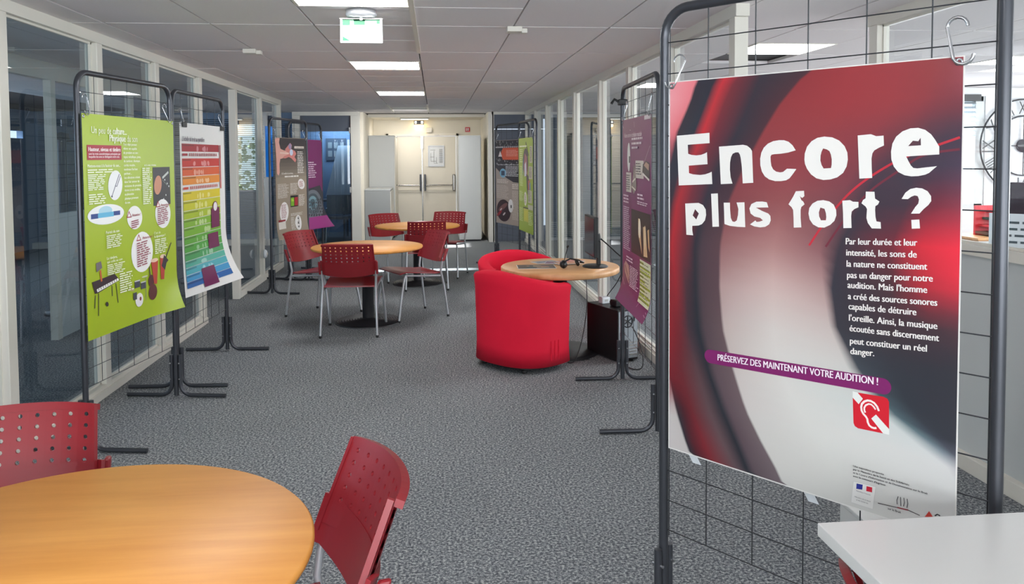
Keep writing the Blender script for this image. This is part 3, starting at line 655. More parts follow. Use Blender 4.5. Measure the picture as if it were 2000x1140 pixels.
POSTER_BANDS=[[[-0.0073,232,155,162],[0.0958,224,121,130],[0.1064,46,42,52],[0.1627,45,42,52],[0.1939,190,45,55],[0.2395,110,42,52],[0.3136,50,44,54],[0.4351,66,42,50],[0.4397,68,42,50],[0.4476,70,42,50],[0.4567,138,45,50],[0.5523,148,46,52],[0.6641,145,45,52],[0.7449,138,45,50],[0.778,135,48,55],[0.7996,140,55,65],[0.8165,150,65,75]],[[-0.0072,232,155,162],[0.0848,222,123,131],[0.0948,48,42,51],[0.1488,45,43,53],[0.1795,188,47,55],[0.2207,112,42,51],[0.2985,50,43,53],[0.4049,67,42,50],[0.4095,69,42,50],[0.4167,71,42,50],[0.426,138,46,51],[0.5512,148,46,52],[0.6647,145,45,52],[0.7454,138,45,50],[0.7785,135,48,55],[0.8001,140,55,65],[0.8171,150,65,75]],[[-0.0072,232,155,162],[0.0739,221,124,132],[0.0833,49,42,50],[0.1348,45,45,55],[0.165,186,49,55],[0.2019,114,42,50],[0.2835,50,43,53],[0.3745,69,42,50],[0.3792,71,42,50],[0.386,73,42,50],[0.3952,138,48,53],[0.5462,148,47,53],[0.66,145,46,53],[0.738,137,45,51],[0.7721,132,47,55],[0.7975,134,52,62],[0.8177,141,60,70]],[[-0.0071,230,148,155],[0.0583,219,121,128],[0.0681,51,43,50],[0.1204,44,45,55],[0.1506,186,49,54],[0.1863,114,42,50],[0.2684,50,42,52],[0.3462,70,42,50],[0.351,72,42,50],[0.357,75,42,50],[0.3663,138,50,54],[0.5411,148,48,54],[0.6552,145,48,54],[0.7282,136,46,53],[0.7625,127,46,55],[0.7931,123,47,58],[0.8182,124,50,63]],[[-0.007,228,139,147],[0.0406,217,116,123],[0.0512,53,44,51],[0.1058,43,46,56],[0.1361,188,47,53],[0.1739,112,42,51],[0.2533,49,43,53],[0.3255,69,43,51],[0.3302,71,43,51],[0.3349,74,43,51],[0.345,138,53,57],[0.5153,145,51,56],[0.6388,141,49,56],[0.7153,127,47,56],[0.7529,114,46,57],[0.7887,107,46,57],[0.8188,104,46,59]],[[-0.0068,225,131,139],[0.023,215,110,118],[0.0343,55,45,52],[0.0912,42,46,56],[0.1217,190,45,52],[0.1616,110,42,52],[0.2383,48,44,54],[0.3047,68,44,52],[0.3094,70,44,52],[0.313,72,44,52],[0.3237,138,55,59],[0.4872,142,54,59],[0.6178,135,51,59],[0.7002,114,49,58],[0.7432,94,48,60],[0.7842,82,47,60],[0.8194,79,47,63]],[[-0.0068,188,107,114],[0.0149,176,92,100],[0.0251,53,45,53],[0.0751,43,46,56],[0.1072,180,45,52],[0.1464,109,42,52],[0.2189,48,44,54],[0.2841,68,44,52],[0.2893,70,44,52],[0.2932,72,44,52],[0.3039,137,57,61],[0.464,140,56,61],[0.5999,130,52,61],[0.6827,100,50,60],[0.7326,77,50,62],[0.78,64,48,63],[0.8199,61,49,66]],[[-0.0067,148,82,89],[0.0078,133,73,81],[0.0169,51,46,54],[0.0587,44,46,56],[0.0927,168,45,52],[0.1304,107,42,52],[0.198,49,44,54],[0.2638,67,45,53],[0.2695,69,45,53],[0.2744,71,45,53],[0.2847,135,58,63],[0.4449,139,58,63],[0.5866,126,54,63],[0.6608,87,50,61],[0.72,68,50,63],[0.7763,63,49,65],[0.8205,65,51,70]],[[-0.0066,109,57,64],[0.0007,90,54,61],[0.0087,49,46,55],[0.0423,45,46,56],[0.078,155,45,52],[0.1144,106,42,52],[0.1772,50,44,54],[0.2434,66,46,54],[0.2496,68,46,54],[0.2557,70,46,54],[0.2654,133,59,65],[0.426,138,59,65],[0.5733,121,55,64],[0.6389,74,50,62],[0.7074,59,50,64],[0.7726,61,50,67],[0.8211,69,54,74]],[[-0.0065,84,45,52],[-0.0029,67,45,52],[0.004,49,45,54],[0.0304,47,45,55],[0.0647,152,44,51],[0.1015,106,42,52],[0.1608,50,44,54],[0.22,66,46,54],[0.2319,68,46,54],[0.2388,70,47,55],[0.2487,131,60,66],[0.41,138,64,69],[0.5569,119,57,67],[0.6214,66,50,62],[0.7009,58,49,62],[0.7689,74,47,64],[0.8216,87,55,74]],[[-0.0064,72,45,53],[-0.0034,62,45,52],[0.0025,52,43,53],[0.0223,52,43,52],[0.0523,157,43,49],[0.0909,107,42,52],[0.1478,49,44,54],[0.1945,65,45,53],[0.2157,68,47,55],[0.2231,70,48,56],[0.2336,128,61,66],[0.3958,139,70,74],[0.539,117,61,69],[0.6063,60,49,61],[0.697,60,47,60],[0.7652,93,43,59],[0.8222,111,55,72]],[[-0.0063,60,44,53],[-0.0039,57,44,52],[0.0009,54,42,51],[0.0141,56,42,50],[0.0399,161,41,47],[0.0803,109,42,52],[0.1349,48,44,54],[0.169,64,44,52],[0.1995,68,48,56],[0.2074,70,49,57],[0.2185,126,62,66],[0.3815,140,76,78],[0.521,115,64,71],[0.591,55,48,60],[0.6931,62,46,58],[0.7608,113,40,55],[0.8227,136,54,70]],[[-0.0062,52,44,54],[-0.0043,54,44,52],[-0.0005,58,40,50],[0.0069,62,40,48],[0.0288,165,40,46],[0.0705,111,42,52],[0.1232,48,44,54],[0.1488,65,45,53],[0.1873,70,49,57],[0.1954,72,51,59],[0.2067,127,66,69],[0.371,144,85,87],[0.508,119,69,76],[0.5741,54,48,59],[0.6822,78,44,56],[0.7503,142,40,55],[0.8233,170,51,68]],[[-0.0061,70,41,51],[-0.0042,72,41,49],[-0.0009,76,39,48],[0.0051,80,39,46],[0.0242,165,39,45],[0.0635,113,42,51],[0.1151,46,43,53],[0.1398,67,48,56],[0.182,74,52,60],[0.1898,76,54,61],[0.2001,131,74,77],[0.3628,151,97,97],[0.4963,123,75,81],[0.557,54,48,59],[0.6714,93,42,54],[0.7398,172,40,55],[0.8239,203,48,66]],[[-0.006,88,39,47],[-0.0041,90,39,47],[-0.0013,93,37,46],[0.0032,97,37,45],[0.0195,165,37,44],[0.0566,116,42,51],[0.1069,44,43,52],[0.1308,69,51,58],[0.1768,79,56,62],[0.1841,80,56,63],[0.1936,135,83,85],[0.3546,159,109,108],[0.4846,127,81,85],[0.5399,54,48,58],[0.6605,108,40,52],[0.7295,200,40,55],[0.8243,227,45,65]],[[-0.0059,106,37,44],[-0.004,108,37,44],[-0.0017,110,36,44],[0.0014,115,36,43],[0.0148,165,36,43],[0.0496,118,42,50],[0.0987,43,42,51],[0.1218,71,54,61],[0.1715,83,59,65],[0.1784,85,59,65],[0.1871,139,92,92],[0.347,166,121,119],[0.4789,135,91,94],[0.5289,53,48,58],[0.6592,98,41,51],[0.7301,188,40,54],[0.8241,222,45,64]],[[-0.0058,121,35,42],[-0.0039,122,35,42],[-0.002,124,35,42],[-0.0001,128,35,42],[0.0123,163,35,42],[0.0466,116,42,50],[0.0945,42,42,50],[0.1172,72,55,62],[0.1697,85,61,67],[0.1762,86,61,67],[0.1847,145,103,103],[0.3473,174,135,133],[0.4822,146,107,108],[0.5233,52,49,59],[0.6598,84,41,51],[0.7305,177,40,53],[0.8239,218,45,63]],[[-0.0057,123,33,41],[-0.0038,124,33,41],[-0.0019,126,33,41],[0.0,129,34,41],[0.0163,157,35,42],[0.0516,103,43,51],[0.0952,40,42,50],[0.117,73,56,63],[0.1699,85,62,68],[0.176,87,63,69],[0.1845,153,115,114],[0.3476,183,150,146],[0.4855,158,123,123],[0.5177,51,50,60],[0.6602,70,42,50],[0.7311,165,40,52],[0.824,200,46,62]],[[-0.0056,126,32,40],[-0.0037,127,32,40],[-0.0018,127,32,40],[0.0001,130,33,40],[0.0203,150,35,42],[0.0566,89,44,51],[0.0958,39,42,50],[0.1167,73,57,63],[0.1701,86,64,70],[0.1758,87,64,70],[0.1843,160,127,126],[0.3479,191,164,160],[0.489,168,139,137],[0.514,50,50,60],[0.6607,64,43,50],[0.7392,131,41,52],[0.8246,154,47,60]],[[-0.0055,128,31,39],[-0.0036,129,31,39],[-0.0017,129,31,39],[0.0002,131,32,39],[0.0244,144,35,42],[0.0616,76,45,52],[0.0964,38,42,50],[0.1163,74,58,64],[0.1703,86,65,71],[0.1755,88,66,72],[0.184,168,140,138],[0.3482,196,174,169],[0.4949,174,150,147],[0.5189,51,51,60],[0.6612,62,44,51],[0.7475,96,43,52],[0.8252,108,49,59]],[[-0.0054,131,30,38],[-0.0035,131,30,38],[-0.0016,131,30,38],[0.0003,132,31,38],[0.0278,137,35,42],[0.0653,69,45,52],[0.0983,38,42,50],[0.1188,74,59,65],[0.1731,88,68,73],[0.1783,90,69,74],[0.1869,171,147,144],[0.3485,197,180,175],[0.5007,180,161,158],[0.5239,51,51,60],[0.6616,59,45,52],[0.7553,62,44,52],[0.8257,76,49,57]],[[-0.0053,133,29,37],[-0.0034,133,29,37],[-0.0015,133,30,37],[0.0005,133,30,37],[0.0304,129,35,42],[0.0678,66,45,53],[0.1008,37,42,50],[0.1222,75,60,66],[0.176,91,71,76],[0.1813,92,71,76],[0.1899,174,153,150],[0.3488,199,186,181],[0.5066,185,172,168],[0.5289,52,52,60],[0.6621,56,47,53],[0.7521,56,45,53],[0.8262,64,48,56]],[[-0.0052,136,29,37],[-0.0033,136,29,37],[-0.0014,135,29,37],[0.0006,134,30,37],[0.0329,121,35,42],[0.0703,63,46,53],[0.1033,37,42,50],[0.1257,75,61,67],[0.179,93,74,78],[0.1843,94,74,78],[0.1928,178,160,156],[0.3493,200,192,187],[0.5207,188,178,174],[0.547,54,56,64],[0.6626,52,48,55],[0.749,51,45,53],[0.8268,52,47,55]],[[-0.0051,138,28,36],[-0.0032,138,28,36],[-0.0013,137,29,36],[0.0007,135,29,36],[0.0355,114,35,42],[0.0729,61,46,54],[0.1058,36,42,50],[0.1292,76,62,68],[0.1836,95,77,81],[0.189,96,77,81],[0.1979,181,166,161],[0.354,201,194,189],[0.5365,190,184,180],[0.566,57,61,69],[0.663,48,49,57],[0.7458,45,46,54],[0.8274,46,46,54]],[[-0.005,138,28,36],[-0.0031,138,28,36],[-0.0012,136,29,36],[0.0008,134,29,36],[0.038,109,35,42],[0.0789,65,49,56],[0.1144,36,42,50],[0.139,79,65,71],[0.1934,97,79,83],[0.1988,98,79,83],[0.2076,184,171,166],[0.3587,202,197,192],[0.5523,192,189,185],[0.5851,60,66,74],[0.671,46,50,58],[0.7497,45,47,55],[0.828,47,47,55]],[[-0.0049,133,28,36],[-0.003,133,28,36],[-0.0011,131,29,36],[0.0009,129,29,36],[0.0405,106,36,43],[0.0864,71,52,59],[0.1238,37,42,50],[0.149,83,67,73],[0.2032,99,81,85],[0.2085,100,81,85],[0.2174,187,175,170],[0.3635,204,199,194],[0.5769,191,192,188],[0.613,64,74,81],[0.6886,46,50,58],[0.7541,46,47,55],[0.8286,48,48,56]],[[-0.0048,128,28,36],[-0.0029,128,28,36],[-0.001,126,29,36],[0.0009,124,29,37],[0.043,103,37,44],[0.0939,78,56,61],[0.1333,38,42,50],[0.1588,86,70,76],[0.213,101,83,87],[0.2183,102,83,87],[0.2271,189,179,174],[0.3773,204,201,196],[0.604,191,194,190],[0.6414,67,82,89],[0.7061,46,50,58],[0.7585,46,48,56],[0.8291,48,48,56]],[[-0.0047,123,28,36],[-0.0028,123,28,36],[-0.0009,121,29,36],[0.001,119,29,37],[0.0456,101,38,45],[0.1014,85,60,64],[0.1439,38,42,50],[0.1706,88,72,78],[0.2249,102,85,89],[0.2299,102,85,89],[0.2388,191,182,178],[0.3968,205,202,197],[0.6315,190,196,193],[0.6763,75,93,100],[0.7349,49,53,61],[0.7784,47,49,57],[0.8297,48,49,57]],[[-0.0046,126,42,49],[-0.0001,126,42,49],[0.0025,111,31,38],[0.0071,111,29,37],[0.0533,101,37,44],[0.1142,86,63,67],[0.1582,39,43,51],[0.1853,90,74,80],[0.2378,103,86,90],[0.2422,103,86,90],[0.2511,193,185,181],[0.4163,205,203,198],[0.6798,193,197,195],[0.7296,93,112,118],[0.7702,54,57,67],[0.7987,48,50,58],[0.8373,48,50,58]],[[-0.0045,144,81,86],[0.007,143,82,86],[0.0112,92,35,42],[0.0225,98,29,37],[0.0635,102,37,44],[0.1269,88,66,70],[0.1724,39,43,51],[0.2001,91,75,81],[0.2507,104,87,91],[0.2546,104,87,91],[0.2634,195,188,184],[0.4399,205,203,198],[0.7318,196,199,197],[0.7817,123,134,141],[0.8126,77,79,90],[0.8378,50,51,59],[0.8649,48,50,58]],[[-0.0044,161,121,122],[0.0142,160,121,123],[0.0199,74,39,46],[0.038,85,30,38],[0.0737,104,36,43],[0.1398,89,68,72],[0.1867,40,44,52],[0.2146,92,76,82],[0.2654,104,89,93],[0.2694,104,89,93],[0.2787,196,191,187],[0.467,205,204,199],[0.7928,201,201,199],[0.8332,161,159,166],[0.8583,107,107,118],[0.8804,60,60,67],[0.9011,48,50,58]],[[-0.0043,179,160,159],[0.0213,178,161,159],[0.0287,55,43,50],[0.0534,73,30,38],[0.0841,105,35,42],[0.1547,91,71,75],[0.2039,39,43,51],[0.231,91,75,81],[0.2846,105,90,94],[0.2893,105,90,94],[0.2986,197,193,188],[0.4942,205,204,199],[0.8191,202,202,200],[0.8925,182,180,182],[0.9122,149,149,154],[0.93,84,84,87],[0.9465,48,50,58]],[[-0.0042,191,185,182],[0.0317,186,179,176],[0.0399,47,44,52],[0.0658,74,31,39],[0.0995,111,36,44],[0.1722,93,72,76],[0.222,39,43,51],[0.2473,90,74,80],[0.3038,106,92,96],[0.3092,106,92,96],[0.3185,198,195,190],[0.5214,205,204,199],[0.8366,202,202,200],[0.9483,200,198,196],[0.9619,180,180,180],[0.9753,100,100,100],[0.9887,48,50,58]],[[-0.0041,192,186,184],[0.0443,188,181,178],[0.0526,46,43,51],[0.0776,80,31,39],[0.115,117,37,45],[0.1898,95,74,78],[0.2395,38,42,50],[0.2645,90,75,81],[0.3258,107,93,98],[0.3322,107,93,98],[0.3415,199,196,191],[0.5423,205,204,199],[0.854,202,202,200],[0.9875,200,198,196],[1.0009,180,180,180],[1.0142,100,100,100],[1.0272,48,50,58]],[[-0.004,194,187,185],[0.057,190,183,180],[0.0652,45,42,50],[0.0905,85,32,40],[0.1325,120,38,46],[0.2112,95,75,79],[0.256,39,43,51],[0.2824,91,77,83],[0.3481,108,95,99],[0.3553,108,95,99],[0.3645,200,198,193],[0.5514,205,204,199],[0.8713,202,202,200],[1.0267,200,198,196],[1.0399,180,180,180],[1.053,100,100,100],[1.0658,48,50,58]],[[-0.0039,195,188,186],[0.0724,191,184,181],[0.0808,45,42,50],[0.1111,85,32,40],[0.153,120,39,47],[0.2328,95,76,80],[0.2725,40,44,52],[0.3002,92,78,84],[0.3671,108,95,100],[0.3741,108,95,100],[0.3829,200,198,193],[0.5605,205,204,199],[0.8886,202,202,200],[1.0658,200,198,196],[1.0788,180,180,180],[1.0918,100,100,100],[1.1044,48,50,58]],[[-0.0038,195,188,186],[0.0882,191,185,183],[0.0965,45,42,50],[0.1317,85,32,40],[0.1733,120,40,48],[0.2506,95,76,80],[0.2889,40,44,52],[0.3165,92,78,84],[0.3842,108,95,100],[0.3912,108,95,100],[0.4,200,198,193],[0.5713,205,204,199],[0.9061,202,202,200],[1.1052,200,198,196],[1.1179,180,180,180],[1.1305,100,100,100],[1.1429,48,50,58]]]
# ================================================================ DISPLAY STANDS
def stand(A, B, label, ztop=1.95):
    ax, ay = A; bx, by = B; L = math.hypot(bx-ax, by-ay); rz = math.atan2(by-ay, bx-ax)
    t = empty('display_stand', (ax, ay, 0), rz, label, 'display stand', 'grey wire display stands along the corridor')
    rc = .085
    pts = [(0, 0, .012)]+[(rc-rc*math.cos(a), 0, ztop-rc+rc*math.sin(a)) for a in [math.pi/2*k/8 for k in range(9)]]
    pts += [(L-rc+rc*math.sin(a), 0, ztop-rc+rc*math.cos(a)) for a in [math.pi/2*k/8 for k in range(9)]]+[(L, 0, .012)]
    MB().tube(pts, .0145, 14).build('frame', 'steel', t)
    hm = MB().tube([(.012, 0, 0), (L-.012, 0, 0)], .0018, 6).mesh('wire'); vm = MB().tube([(0, .004, .33), (0, .004, 1.94)], .0018, 6).mesh('wire')
    for k in range(17): link_mesh('wire', hm, 'wire', t, (0, 0, .33+.095*k))
    for k in range(1, 6): link_mesh('wire', vm, 'wire', t, (L*k/6, 0, 0))
    for x in (0.018, L-.018): link_mesh('wire', vm, 'wire', t, (x, 0, -.02))
    for x in (0, L):
        for s in (-1, 1):
            p = [(x, s*.028, .27), (x, s*.028, .085)]+[(x, s*(.028+.07-.07*math.cos(a)), .085-.07*math.sin(a)) for a in [math.pi/2*k/6 for k in range(1, 7)]]+[(x, s*.32, .015)]
            f = MB().tube(p, .0125, 12).build('foot', 'steel', t)
            for z in (.12, .22): MB().tube([(x-.02, s*.028, z), (x+.02, s*.028, z)], .005, 8).build('bolt', 'zinc', f)
    return t, L, rz
ST = dict(
 R1=((.705, 2.395), (1.26, 1.653), 'large display stand nearest the camera, holding the big red poster'),
 L1=((-1.80, 4.20), (-1.647, 5.125), 'nearest stand on the left, holding the green culture poster'),
 L2=((-1.70, 5.33), (-1.640, 6.33), 'second stand on the left, holding the white rainbow poster'),
 L3=((-1.82, 8.94), (-1.565, 9.86), 'third stand on the left, holding the beige ear poster'),
 L4=((-1.80, 9.96), (-1.53, 10.85), 'farthest stand on the left, holding the purple loudspeaker poster'),
 R2=((1.236, 5.165), (1.188, 4.145), 'stand on the right beside the computer tower, holding the purple music poster'),
 R3=((.86, 11.25), (1.215, 10.27), 'farthest stand on the right, holding the dark and beige poster'),
 R4=((1.085, 10.25), (1.19, 9.28), 'stand on the right holding the narrow-looking green concert poster'))
SD = {}
for k, (a, b, lab) in ST.items(): SD[k] = stand(a, b, lab)
t = empty('clamp', (1.236, 5.165, 1.86), 0, 'black clamp gripping the top corner of the right-hand stand', 'clamp')
MB().box(-.03, -.022, -.02, .03, .022, .02).build('clamp_body', 'black', t, bevel=.006)
MB().tube([(-.02, 0, .0), (-.055, 0, .02), (-.075, 0, -.01)], .009, 8).build('clamp_jaw', 'black', t)

# ================================================================ POSTERS
_tc = {}
def text_geo(s, res=3):
    if (s, res) in _tc: return _tc[(s, res)]
    c = bpy.data.curves.new('tmp', 'FONT'); c.body = s; c.size = 1; c.resolution_u = res
    o = bpy.data.objects.new('tmp', c); sc.collection.objects.link(o)
    bpy.context.view_layer.update()
    me = o.to_mesh(); vs = [(v.co.x, v.co.y) for v in me.vertices]; fs = [tuple(p.vertices) for p in me.polygons]
    o.to_mesh_clear(); bpy.data.objects.remove(o); bpy.data.curves.remove(c)
    if vs:
        x0 = min(v[0] for v in vs); x1 = max(v[0] for v in vs)
    else: x0 = x1 = 0
    _tc[(s, res)] = (vs, fs, x0, x1); return _tc[(s, res)]
class Art:
    """flat print on a hanging sheet; u to the right, v downwards, both in metres"""
    def __init__(s, W, H, curl=lambda u, v: 0.0, unit=False):
        s.W = W; s.H = H; s.curl = curl; s.v = []; s.f = []; s.c = []; s.k = 0; s.unit = unit
    def P(s, u, v, h):
        return (u, -s.curl(u/s.W, v/s.H)-h, -v)
    def face(s, pts, faces, col, h=None):
        if h is None: s.k += 1; h = .0012+.00004*s.k
        b = len(s.v); s.v += [(u*s.W, v*s.H, h) if s.unit else (u, v, h) for u, v in pts]; s.f += [tuple(b+i for i in f) for f in faces]
        s.c += [(*lin(col), 1)]*len(pts) if not isinstance(col, list) else [(*lin(q), 1) for q in col]
        return s
    def rect(s, u0, v0, u1, v1, col, n=4, sl=0):
        pts = []; 
        for j in range(n+1):
            for i in range(3):
                a = i/2; pts.append((u0+(u1-u0)*a, v0+(v1-v0)*j/n+sl*a))
        return s.face(pts, [(j*3+i, j*3+i+1, j*3+i+4, j*3+i+3) for j in range(n) for i in range(2)], col)
    def poly(s, pts, col, holes=()):
        from mathutils.geometry import tessellate_polygon
        loops = [[Vector((u, v, 0)) for u, v in pts]]+[[Vector((u, v, 0)) for u, v in h] for h in holes]
        al = [(p.x, p.y) for l in loops for p in l]
        return s.face(al, [tuple(t) for t in tessellate_polygon(loops)], col)
    def ell(s, cu, cv, ru, rv, col, rot=0, n=28):
        a = R(rot); pts = [(cu, cv)]
        for k in range(n):
            x = ru*math.cos(2*math.pi*k/n); y = rv*math.sin(2*math.pi*k/n)
            if s.unit: X = x*s.W; Y = y*s.H; pts.append((cu+(X*math.cos(a)-Y*math.sin(a))/s.W, cv+(X*math.sin(a)+Y*math.cos(a))/s.H))
            else: pts.append((cu+x*math.cos(a)-y*math.sin(a), cv+x*math.sin(a)+y*math.cos(a)))
        return s.face(pts, [(0, 1+k, 1+(k+1) % n) for k in range(n)], col)
    def stroke(s, pts, w, col):
        L = []; Rr = []
        for i, p in enumerate(pts):
            a = pts[max(i-1, 0)]; b = pts[min(i+1, len(pts)-1)]; dx, dy = b[0]-a[0], b[1]-a[1]
            kx, ky = (s.W, s.H) if s.unit else (1, 1)
            dx *= kx; dy *= ky; l = math.hypot(dx, dy) or 1
            nx, ny = -dy/l*w/2/kx, dx/l*w/2/ky
            L.append((p[0]+nx, p[1]+ny)); Rr.append((p[0]-nx, p[1]-ny))
        n = len(pts); return s.face(L+Rr, [(i, i+1, n+i+1, n+i) for i in range(n-1)], col)
    def text(s, u, v, body, size, col, width=None, bold=0, slope=0, align='L', res=2, ital=0):
        vs, fs, x0, x1 = text_geo(body, res)
        if not vs: return s
        kx, ky = (s.W, s.H) if s.unit else (1, 1)
        sx = size if width is None else width*kx/(x1-x0)
        if align == 'R': u -= sx*(x1-x0)/kx
        if align == 'C': u -= sx*(x1-x0)/2/kx
        for dx in ([0] if not bold else [-bold, bold]):
            pts = [(u+((x-x0)*sx+dx+ital*y*size)/kx, v-y*size/ky+slope*(x-x0)*sx) for x, y in vs]
            s.face(pts, fs, col)
        return s
    def para(s, u0, v0, u1, v1, n, col, seed=1, h=.45, sl=0):
        """rows of illegibly small print as short word bars"""
        rn = random.Random(seed); dv = (v1-v0)/n; allp = []; allf = []
        for i in range(n):
            u = u0; end = u0+(u1-u0)*rn.uniform(.72, 1.0)
            while u < end-.008:
                w = min(rn.uniform(.025, .10)*(1 if s.unit else .8), end-u); b = len(allp); v = v0+dv*i
                allp += [(u, v+sl*(u-u0)), (u+w, v+sl*(u+w-u0)), (u+w, v+dv*h+sl*(u+w-u0)), (u, v+dv*h+sl*(u-u0))]; allf.append((b, b+1, b+2, b+3)); u += w+.012
        return s.face(allp, allf, col)
    def build(s, name, parent, m='print'):
        me = bpy.data.meshes.new(name); me.from_pydata(s.v, [], s.f)
        a = me.color_attributes.new('Col', 'FLOAT_COLOR', 'POINT')
        a.data.foreach_set('color', [x for c in s.c for x in c]); me.update()
        if s.curl(1, 1) or s.curl(.5, 1):      # cut long edges where the sheet bends
            bm = bmesh.new(); bm.from_mesh(me); bmesh.ops.triangulate(bm, faces=bm.faces)
            for it in range(5):
                ed = [e for e in bm.edges if e.calc_length() > .045 and max(q.co.y for q in e.verts) > .6*s.H]
                if not ed: break
                bmesh.ops.subdivide_edges(bm, edges=ed, cuts=1); bmesh.ops.triangulate(bm, faces=bm.faces)
            bm.to_mesh(me); bm.free()
        for q in me.vertices: q.co = s.P(q.co.x, q.co.y, q.co.z)
        me.update()
        o = link_mesh(name, me, m, parent)
        if name in ('lettering', 'music_print', 'crowd_print', 'noise_scale_print'): o['kind'] = 'stuff'
        return o
def poster(key, u0, ztop, W, H, base, label, curl=lambda u, v: 0.0, off=.03):
    _, L, rz = SD[key]; a = Vector((*ST[key][0], 0)); e = Vector((math.cos(rz), math.sin(rz), 0)); n = Vector((e.y, -e.x, 0))
    loc = a+e*u0+n*off; loc.z = ztop
    t = empty('poster', loc, rz, label, 'poster')
    m = mat('poster_film_'+key.lower(), base, .33, bump=.05, bscale=8)
    MB().grid(lambda u, v: (u*W, -curl(u, v), -v*H), 12, 30, -.0008).build('sheet', m, t)
    ey = []
    for u in (.012, W-.012):
        MB().lathe([(.004, -.001), (.009, -.001), (.009, .002), (.004, .002), (.004, -.001)], 14).build('eyelet', 'zinc', t, (u, -.001-curl(u/W, 0), -.014), (R(90), 0, 0))
    return t
def hook(key, u, z, lab, h=.15, lean=0.0, side=1, wr=.0025):
    _, L, rz = SD[key]; a = Vector((*ST[key][0], 0)); e = Vector((math.cos(rz), math.sin(rz), 0)); n = Vector((e.y, -e.x, 0))
    loc = a+e*u; loc.z = z
    t = empty('s_hook', loc, rz, lab, 'hook', 'steel s-hooks holding the posters')
    r = h*.2; pts = []
    for k in range(9): q = math.pi*(1-k/8); pts.append((0+math.cos(q)*r*side, -.012, h/2-r+math.sin(q)*r))
    pts2 = [(p[0]+lean, p[1], p[2]) for p in pts]
    low = []
    for k in range(9): q = math.pi*(k/8); low.append((-lean+math.cos(math.pi+q)*-r*side*-1, -.034, -h/2+r-math.sin(q)*r))
    low = [(-lean+math.cos(q)*r*side, -.034, -h/2+r-math.sin(q)*r) for q in [math.pi*k/8 for k in range(9)]]
    MB().tube(pts2+low, wr, 8).build('hook_wire', 'zinc', t)
    return t

# ---- the big red poster
Wp, Hp = .815, 1.122
po = poster('R1', .040, 1.727, Wp, Hp, (222, 220, 216), 'big dark red poster reading Encore plus fort on the nearest stand')
bgp = Art(Wp, Hp)
def row_at(i):
    row = POSTER_BANDS[i]; us = [q[0] for q in row]
    def col(u):
        if u <= us[0]: return row[0][1:]
        for k in range(1, len(us)):
            if u <= us[k]:
                f = (u-us[k-1])/max(1e-6, us[k]-us[k-1]); return [row[k-1][c]+(row[k][c]-row[k-1][c])*f for c in (1, 2, 3)]
        return row[-1][1:]
    out = []
    for k, q in enumerate(row):
        u = min(max(q[0], .004), Wp-.003); out.append((u, tuple(q[1:]) if u == q[0] else tuple(col(u))))
    if row[-1][0] < Wp-.003: out[-1] = (Wp-.003, tuple(row[-1][1:]))
    return out
nrw = len(POSTER_BANDS); pts = []; cols = []
for i in range(nrw):
    v = min(max(i*1.152/(nrw-1)-.008, .003), Hp-.004)
    for u, c in row_at(i): pts.append((u, v)); cols.append(c)
nk = len(POSTER_BANDS[0])
bgp.face(pts, [(i*nk+k, i*nk+k+1, (i+1)*nk+k+1, (i+1)*nk+k) for i in range(nrw-1) for k in range(nk-1)], cols, h=.0009)
# red light streaks on the dark band at the right
D = -.008
def pv(u, v): return (u, v+D)
bgp.build('background_print', po)
def smooth(P):
    out = []
    for i in range(len(P)-1):
        p0, p1, p2, p3 = P[max(i-1, 0)], P[i], P[i+1], P[min(i+2, len(P)-1)]
        for k in range(6):
            q = k/6; out.append(tuple(.5*(2*p1[j]+(p2[j]-p0[j])*q+(2*p0[j]-5*p1[j]+4*p2[j]-p3[j])*q*q+(3*p1[j]-p0[j]-3*p2[j]+p3[j])*q**3) for j in (0, 1)))
    return out+[P[-1]]
art = Art(Wp, Hp)
for off, c in ((0, (190, 45, 60)), (.045, (110, 42, 58))):
    art.stroke(smooth([(.45+off, .46), (.50+off, .385), (.56+off, .315), (.63+off, .262), (.70+off*.7, .225), (.808, .185+off*.6)]), .0055, c)
art.build('light_streak_print', po); art = Art(Wp, Hp); art.k = 4
art.rect(.150, .7975+D, .645, .8375+D, (122, 34, 98), sl=-.017)
for cu, cv in ((.150, .8175), (.645, .8005)): art.ell(cu, cv+D, .020, .020, (122, 34, 98))
art.build('banner_print', po); art = Art(Wp, Hp); art.k = 8
lr = [(.578, .8300), (.6465, .8265), (.6560, .8290), (.6600, .8360), (.6615, .9170), (.5850, .9205), (.5770, .9170), (.5735, .9100), (.5700, .8300)]
art.poly([(u, v+D) for u, v in lr], (204, 30, 46))
for q in ([(.5829, .8300), (.5962, .8425), (.5858, .8587), (.5700, .8450), (.5700, .8290)], [(.6177, .8875), (.6291, .8748), (.6616, .9035), (.6616, .9175), (.6470, .9175)]):
    art.poly([(u, v+D) for u, v in q], (222, 224, 220))
art.stroke([(u, v+D) for u, v in [(.6362, .8645), (.6318, .8543), (.6244, .8467), (.6159, .8437), (.6079, .8442), (.6, .8485), (.5939, .8562), (.5923, .8647), (.5935, .8733), (.5979, .8804), (.6042, .8858), (.608, .8912), (.6095, .8995), (.6131, .9062), (.6192, .9096), (.6253, .91), (.6308, .9082)]], .0052, (236, 224, 220))
art.stroke([(u, v+D) for u, v in [(.628, .8626), (.6234, .8563), (.6172, .8521), (.6111, .8522), (.6038, .8571), (.6002, .8642), (.6003, .8704), (.6028, .8761)]], .0042, (236, 224, 220))
art.build('ear_emblem', po); art = Art(Wp, Hp); art.k = 16
art.poly([(u, v+D) for u, v in [(.5748, 1.059), (.6316, 1.0561), (.6251, 1.1158), (.5696, 1.116)]], (196, 196, 194))
art.poly([(u, v+D) for u, v in [(.5756, 1.060), (.6308, 1.0571), (.6244, 1.1150), (.5704, 1.115)]], (222, 221, 217))
